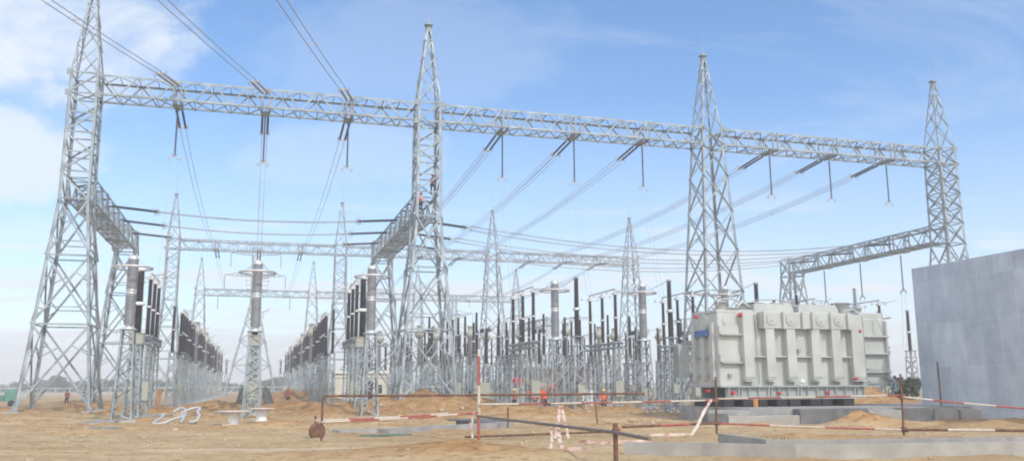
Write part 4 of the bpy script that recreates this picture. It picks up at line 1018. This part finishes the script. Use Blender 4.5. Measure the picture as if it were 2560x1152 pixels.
person((-4.5,88,hgt(-4.5,88)+.05),1.2,'crouch','vest_red','','person in a red jacket crouching left of the tall painted pole',sc=1.15)
person((0.12,66.6,hgt(.12,66.6)-.05),3.0,'reach','vest_red','helmet_y','person in a red vest and yellow helmet left of the orange lift',sc=.9)
person((7.0,68.3,hgt(7,68.3)-.05),.15,'stand','vest_orange','helmet_y','person in an orange vest and yellow helmet right of the white cabinet')
person((15.9,124,0),.5,'reach','vest_orange','helmet_y','person in an orange vest working far off right of centre')
person((16.9,124.6,0),-.5,'stand','shirt_dark','','person in dark clothes beside the far orange-vested one')
person(W(28.55,.2,18.75),A+.3,'climb','vest_red','helmet_r','person in red climbing inside the second spired tower, upper of two')
person(W(27.4,-.5,16.9),A+2.6,'reach','vest_orange','helmet_r','person in orange on the second tower side beam, lower of two')

# ------------------------------------------------------------------ orange lift
def lift():
    r = empty('boom_lift', (2.35,84,0), .12); tag(r, 'orange boom lift with folded grey boom parked among the switchgear', 'boom lift')
    MB().cbox(-1.5,1.5,-.6,.6,.45,.85,.08).build('chassis', M['boomgrey'], r)
    for x in (-1.05,1.05):
        for y in (-.85,.85):
            w = MB().lathe([(.28,-.16),(.45,-.13),(.47,0),(.45,.13),(.28,.16)], (x,y,.47), n=20, ax=(0,1,0)).build('wheel', M['rubber'], r)
            MB().lathe([(.26,-.17),(.28,-.14),(.28,.14),(.26,.17)], (x,y,.47), n=16, ax=(0,1,0)).build('rim', M['boomgrey'], w)
    MB().prism([(-1.15,.85),(.85,.85),(1.0,1.2),(.6,1.5),(-.2,1.62),(-1.0,1.45)], 'y', -.55, .55).build('turret', M['orange'], r)
    MB().cbox(-.85,-.1,-1.0,-.5,.7,1.35,.06).build('engine_cover', M['orange'], r)
    MB().cbox(.35,1.15,-.95,-.45,.75,1.25,.06).build('engine_cover', M['orange'], r)
    b = MB(); b.bar((-1.35,0,2.55),(1.45,0,1.85),.34,.36); b.bar((-1.3,0,2.25),(1.3,0,1.62),.22,.2); b.build('main_boom', M['boomgrey'], r)
    MB().bar((-.2,0,1.6),(-1.2,0,2.3),.2,.24).build('lifting_arm', M['rubber'], r)
    MB().ball((1.35,0,1.8),.34,12,8,0,1.1,.8,.9).build('boom_knuckle', M['orange'], r)
    MB().cbox(-2.35,-1.45,-.5,.5,2.0,2.75,.18).build('counterweight', M['redv'], r)
    c = MB()
    for z in (1.3,1.85,2.35):
        c.tube([(1.7,-.6,z),(2.6,-.6,z),(2.6,.6,z),(1.7,.6,z)], .03, 6, closed=True)
    for x in (1.7,2.6):
        for y in (-.6,.6): c.cyl((x,y,1.25),(x,y,2.36),.03,n=6)
    c.box(1.7,2.6,-.6,.6,1.22,1.28); c.build('work_basket', M['boomgrey'], r)
lift()
tag(MB().cbox(-.5,.5,-.3,.3,.35,1.75,.03).box(-.44,-.36,-.2,.2,0,.35).box(.36,.44,-.2,.2,0,.35).build('control_kiosk', M['cabinet'], None, loc=(.55,81.5,0), rz=A), 'beige control kiosk standing in front of the orange lift', 'kiosk')
tag(MB().cbox(-.9,.9,-.4,.4,.5,2.3,.04).box(-.8,-.7,-.3,.3,-.1,.5).box(.7,.8,-.3,.3,-.1,.5).build('control_kiosk', M['cabinet'], None, loc=(-3.3,91,0), rz=A), 'wide beige control kiosk behind the tall red and white pole', 'kiosk')
# green lorry at the left edge
r = empty('green_lorry', (-53.4,93.5,0), .5); tag(r, 'small green and white lorry behind the leftmost tower leg', 'lorry')
MB().cbox(-.2,1.0,-.75,.75,.55,1.85,.12).build('cab', M['greencab'], r); MB().cbox(-2.3,-.25,-.8,.8,.6,1.25,.04).build('cargo_bed', M['greencab'], r)
MB().box(.99,1.03,-.6,.6,1.2,1.7).build('windscreen', M['opening'], r); MB().cbox(.2,1.08,-.78,.78,.35,.6,.04).build('bumper', M['white'], r)
for x in (.5,-1.7):
    for y in (-.72,.72): MB().lathe([(.2,-.1),(.36,-.08),(.36,.08),(.2,.1)], (x,y,.36), n=18, ax=(0,1,0)).build('wheel', M['rubber'], r)
# small orange compactor among the left rows
r = empty('plate_compactor', (-27.6,101,hgt(-27.6,101)), .4); tag(r, 'tiny orange compactor on the sand left of the red-vested person', 'machine')
MB().cbox(-.45,.45,-.25,.25,.15,.55,.05).build('body', M['orange'], r); MB().tube([(-.4,0,.5),(-.8,0,.95),(-1.0,0,1.0)], .03, 6).build('handle', M['rubber'], r)
for x in (-.4,.4): MB().lathe([(.1,-.1),(.2,-.08),(.2,.08),(.1,.1)], (x,-.3,.2), n=14, ax=(0,1,0)).build('wheel', M['rubber'], r)

# ------------------------------------------------------------------ distant trees
def make_tree(seed, w, h):
    rnd = random.Random(seed); r = empty('tree')
    t = MB(); t.tube([(0,0,-.2),(.1,.05,h*.25),(.0,-.1,h*.5)], .2, 7, rs=[.3,.22,.12])
    for i in range(5):
        a = rnd.uniform(0,6.28); t.tube([(0,0,h*.3),(w*.3*cos(a),w*.3*sin(a),h*.55)], .08, 5, rs=[.12,.05])
    t.build('trunk', M['bark'], r)
    c = MB(); cl = [(rnd.uniform(-.36,.36)*w, rnd.uniform(-.36,.36)*w, h*rnd.uniform(.38,.82), rnd.uniform(.16,.28)*w) for _ in range(13)]
    for cx, cy, cz, cr in cl:
        for _ in range(80):
            d = V3((rnd.gauss(0,1),rnd.gauss(0,1),rnd.gauss(0,.8))).normalized()*cr*rnd.uniform(.6,1.1); p = V3((cx,cy,cz))+d; s = rnd.uniform(.22,.5)
            a = V3((rnd.gauss(0,1),rnd.gauss(0,1),rnd.gauss(0,1))).normalized(); b = a.cross(V3((rnd.gauss(0,1),rnd.gauss(0,1),rnd.gauss(0,1)))).normalized()
            c.add([p-a*s-b*s*.5,p+a*s-b*s*.5,p+a*s*.6+b*s*.7,p-a*s*.6+b*s*.6], [(0,1,2,3)])
    c.build('crown', M['leaf'], r); return r
trees = [make_tree(1,9,6.5),make_tree(2,7,6),make_tree(3,11,5.5),make_tree(4,6,7.5)]
rt = random.Random(5); spots = []
for px in [-20,15,60,95,120,150,165,185,205,228,262,290,300,330,365,400,430,470,560,585,612,655,672,690,700,830,1130,1240,1760,2270]:
    D = rt.uniform(330,430); spots.append(((px-1280)/2177*D, D, px))
for x in range(24): 
    D = rt.uniform(360,520); px = -300+x*125+rt.uniform(-40,40); spots.append(((px-1280)/2177*D, D, px))
spots.sort(key=lambda q: q[2])
for i, (x, y, px) in enumerate(spots):
    k = rt.randrange(4); D = y
    o = inst(trees[k], (x,y,-.3), rt.uniform(0,6.28), ['round dark tree on the far horizon line','bushy dark tree on the far horizon line','low broad tree on the far horizon line','taller narrow tree on the far horizon line'][k], 'tree', ['round','bushy','low broad','taller narrow'][k]+' trees on the horizon')
    s = rt.uniform(.6,1.15); o.scale = (s*1.15,s*1.15,s*.85)
P_n = make_tree(9,4.5,4)
P_n.scale = (.55,.55,.55); inst(P_n, (34.6,78,.3), 0, 'bushy green tree peeping between transformer and fire wall', 'tree')
# far low belt of scrub
sc = MB(); rb = random.Random(3)
for i in range(2600):
    px = rb.uniform(-700,3200); D = rb.uniform(480,640); x = (px-1280)/2177*D; p = V3((x,D,rb.uniform(-.2,3.2+1.5*mnoise.noise(V3((px*.01,0,0)))))); s = rb.uniform(.8,2.2)
    a = rb.uniform(0,pi); sc.add([p+V3((-s*cos(a),-s*sin(a),-s*.5)),p+V3((s*cos(a),s*sin(a),-s*.4)),p+V3((s*.6*cos(a),s*.6*sin(a),s*.5)),p+V3((-s*.5*cos(a),-s*.5*sin(a),s*.6))], [(0,1,2,3)])
tag(sc.build('scrub_belt', M['leaf']), kind='stuff', label='low belt of scrub along the far horizon', cat='scrub')

# ------------------------------------------------------------------ haze
HAZE = .0014
hm = bpy.data.materials.new('haze_air'); hm.use_nodes = True; N = hm.node_tree.nodes; N.clear()
out = N.new('ShaderNodeOutputMaterial'); pv = N.new('ShaderNodeVolumePrincipled'); pv.inputs['Color'].default_value = (.90,.925,.965,1); pv.inputs['Density'].default_value = HAZE; pv.inputs['Anisotropy'].default_value = 0.0
hm.node_tree.links.new(pv.outputs[0], out.inputs['Volume'])
tag(MB().box(-2700,2700,-250,2700,-1.5,45).build('haze', hm), kind='stuff', label='thin pale haze lying over the whole site', cat='haze')

# ------------------------------------------------------------------ sky, sun
SUN_EL, SUN_DIR = radians(44), V3((.62,-.78,0)).normalized()
w = bpy.data.worlds.new('World'); S.world = w; w.use_nodes = True; nt = w.node_tree; N = nt.nodes; L = nt.links
bg = N['Background']; bg.inputs['Strength'].default_value = .15
sky = N.new('ShaderNodeTexSky'); sky.sky_type = 'NISHITA'; sky.sun_disc = False; sky.sun_elevation = SUN_EL
sky.sun_rotation = atan2(SUN_DIR.x, SUN_DIR.y); sky.air_density = 1.0; sky.dust_density = .4; sky.ozone_density = 4.0
tc = N.new('ShaderNodeTexCoord'); sp = N.new('ShaderNodeSeparateXYZ'); L.new(tc.outputs['Generated'], sp.inputs[0])
def mth(op, a, b=None, c=None):
    n = N.new('ShaderNodeMath'); n.operation = op
    for i, x in enumerate((a,b,c)):
        if x is None: continue
        if isinstance(x, (int,float)): n.inputs[i].default_value = x
        else: L.new(x, n.inputs[i])
    return n.outputs[0]
yy = mth('MAXIMUM', mth('ABSOLUTE', sp.outputs['Y']), .08)
az = mth('DIVIDE', sp.outputs['X'], yy); el = mth('DIVIDE', sp.outputs['Z'], yy)
def noise(sx, sy, det, rough=.55, dist=0, off=0.0):
    cb = N.new('ShaderNodeCombineXYZ'); L.new(mth('MULTIPLY_ADD', az, sx, off), cb.inputs[0]); L.new(mth('MULTIPLY', el, sy), cb.inputs[1])
    n = N.new('ShaderNodeTexNoise'); n.inputs['Scale'].default_value = 1; n.inputs['Detail'].default_value = det; n.inputs['Roughness'].default_value = rough; n.inputs['Distortion'].default_value = dist
    L.new(cb.outputs[0], n.inputs['Vector']); return n.outputs['Fac']
def blob(cx, cy, rx, ry, wob=.25):
    n1 = noise(8,12,9,.66,.2,cx*7)
    dx = mth('DIVIDE', mth('SUBTRACT', az, cx), rx); dy = mth('DIVIDE', mth('SUBTRACT', el, cy), ry)
    d = mth('ADD', mth('MULTIPLY', dx, dx), mth('MULTIPLY', dy, dy))
    d = mth('ADD', d, mth('MULTIPLY', mth('SUBTRACT', n1, .5), wob*11))
    mr = N.new('ShaderNodeMapRange'); mr.interpolation_type = 'SMOOTHSTEP'; mr.inputs['From Min'].default_value = 1.35; mr.inputs['From Max'].default_value = .25; L.new(d, mr.inputs['Value']); return mr.outputs[0]
def mapr(v, a, b, c=0., d=1.):
    mr = N.new('ShaderNodeMapRange'); mr.inputs['From Min'].default_value = a; mr.inputs['From Max'].default_value = b; mr.inputs['To Min'].default_value = c; mr.inputs['To Max'].default_value = d; L.new(v, mr.inputs['Value']); return mr.outputs[0]
c1 = mth('MULTIPLY', blob(-.57,.42,.19,.10), mapr(noise(5,8,9,.62,.3,3), .34,.60,.25,1.))
c2 = mth('MULTIPLY', blob(-.62,.27,.14,.07), .8)
c3 = mth('MULTIPLY', blob(-.20,.27,.16,.045), .30)
c4 = mth('MULTIPLY', blob(-.12,.40,.20,.08), .16)
st = mth('MULTIPLY', mapr(noise(3,30,8,.62,.5,11), .44,.60), mapr(el, .10,.26,1.0,.0)) 
st2 = mth('MULTIPLY', mapr(noise(3.0,10,8,.62,.4,21), .42,.60), mapr(el, .06,.24,.9,.0))
cirr = mth('MULTIPLY', mapr(noise(2.2,6,9,.64,1.0,5), .48,.74), .32)
st3 = mth('MULTIPLY', mapr(noise(5,40,6,.65,.5,31), .50,.68), mapr(el, .30,.10,.0,.6))
tot = mth('MAXIMUM', c1, st3)
for x in (c2,c3,c4,st,st2,cirr): tot = mth('MAXIMUM', tot, x)
hz = mapr(el, -.02,.34,.50,.0); tot = mth('MINIMUM', mth('MAXIMUM', tot, hz), .97)
mx = N.new('ShaderNodeMix'); mx.data_type = 'RGBA'; L.new(tot, mx.inputs[0]); hs = N.new('ShaderNodeHueSaturation'); hs.inputs['Saturation'].default_value = 1.14; hs.inputs['Value'].default_value = 1.10; L.new(sky.outputs[0], hs.inputs['Color']); L.new(hs.outputs[0], mx.inputs[6])
mx.inputs[7].default_value = (4.75,5.1,5.5,1)
# bright cloud behind the camera, out of view, added to lift the ambient light
back = N.new('ShaderNodeMix'); back.data_type = 'RGBA'; L.new(mapr(sp.outputs['Y'], -.05, -.45), back.inputs[0]); L.new(mx.outputs[2], back.inputs[6]); back.inputs[7].default_value = (9.0,9.3,9.6,1)
L.new(back.outputs[2], bg.inputs['Color'])
sl = bpy.data.lights.new('sun', 'SUN'); sl.energy = 2.0; sl.angle = radians(.6); sl.color = (1.0,.95,.88)
so = bpy.data.objects.new('sun', sl); COL.objects.link(so)
sd = V3((SUN_DIR.x*cos(SUN_EL), SUN_DIR.y*cos(SUN_EL), sin(SUN_EL))); so.rotation_euler = sd.to_track_quat('Z', 'Y').to_euler()

# ------------------------------------------------------------------ camera
cd = bpy.data.cameras.new('camera'); cam = bpy.data.objects.new('camera', cd); COL.objects.link(cam); S.camera = cam
cd.sensor_width = 36; cd.lens = 2177.4/2560*36; cd.clip_end = 9000; cd.clip_start = .1
pt, ro = radians(10.138), radians(.2562)
fw = V3((0,cos(pt),sin(pt))); up = V3((0,-sin(pt),cos(pt))); rt_ = V3((1,0,0))
r2 = rt_*cos(ro)-up*sin(ro); u2 = up*cos(ro)+rt_*sin(ro)
cam.matrix_world = Matrix((( r2.x,u2.x,-fw.x,0),(r2.y,u2.y,-fw.y,0),(r2.z,u2.z,-fw.z,1.9),(0,0,0,1)))
S.view_settings.view_transform = 'Standard'; S.view_settings.look = 'None'; S.view_settings.gamma = 1; S.view_settings.exposure = .35
S.cycles.filter_width = 1.9; S.cycles.volume_bounces = 2; S.cycles.max_bounces = 6
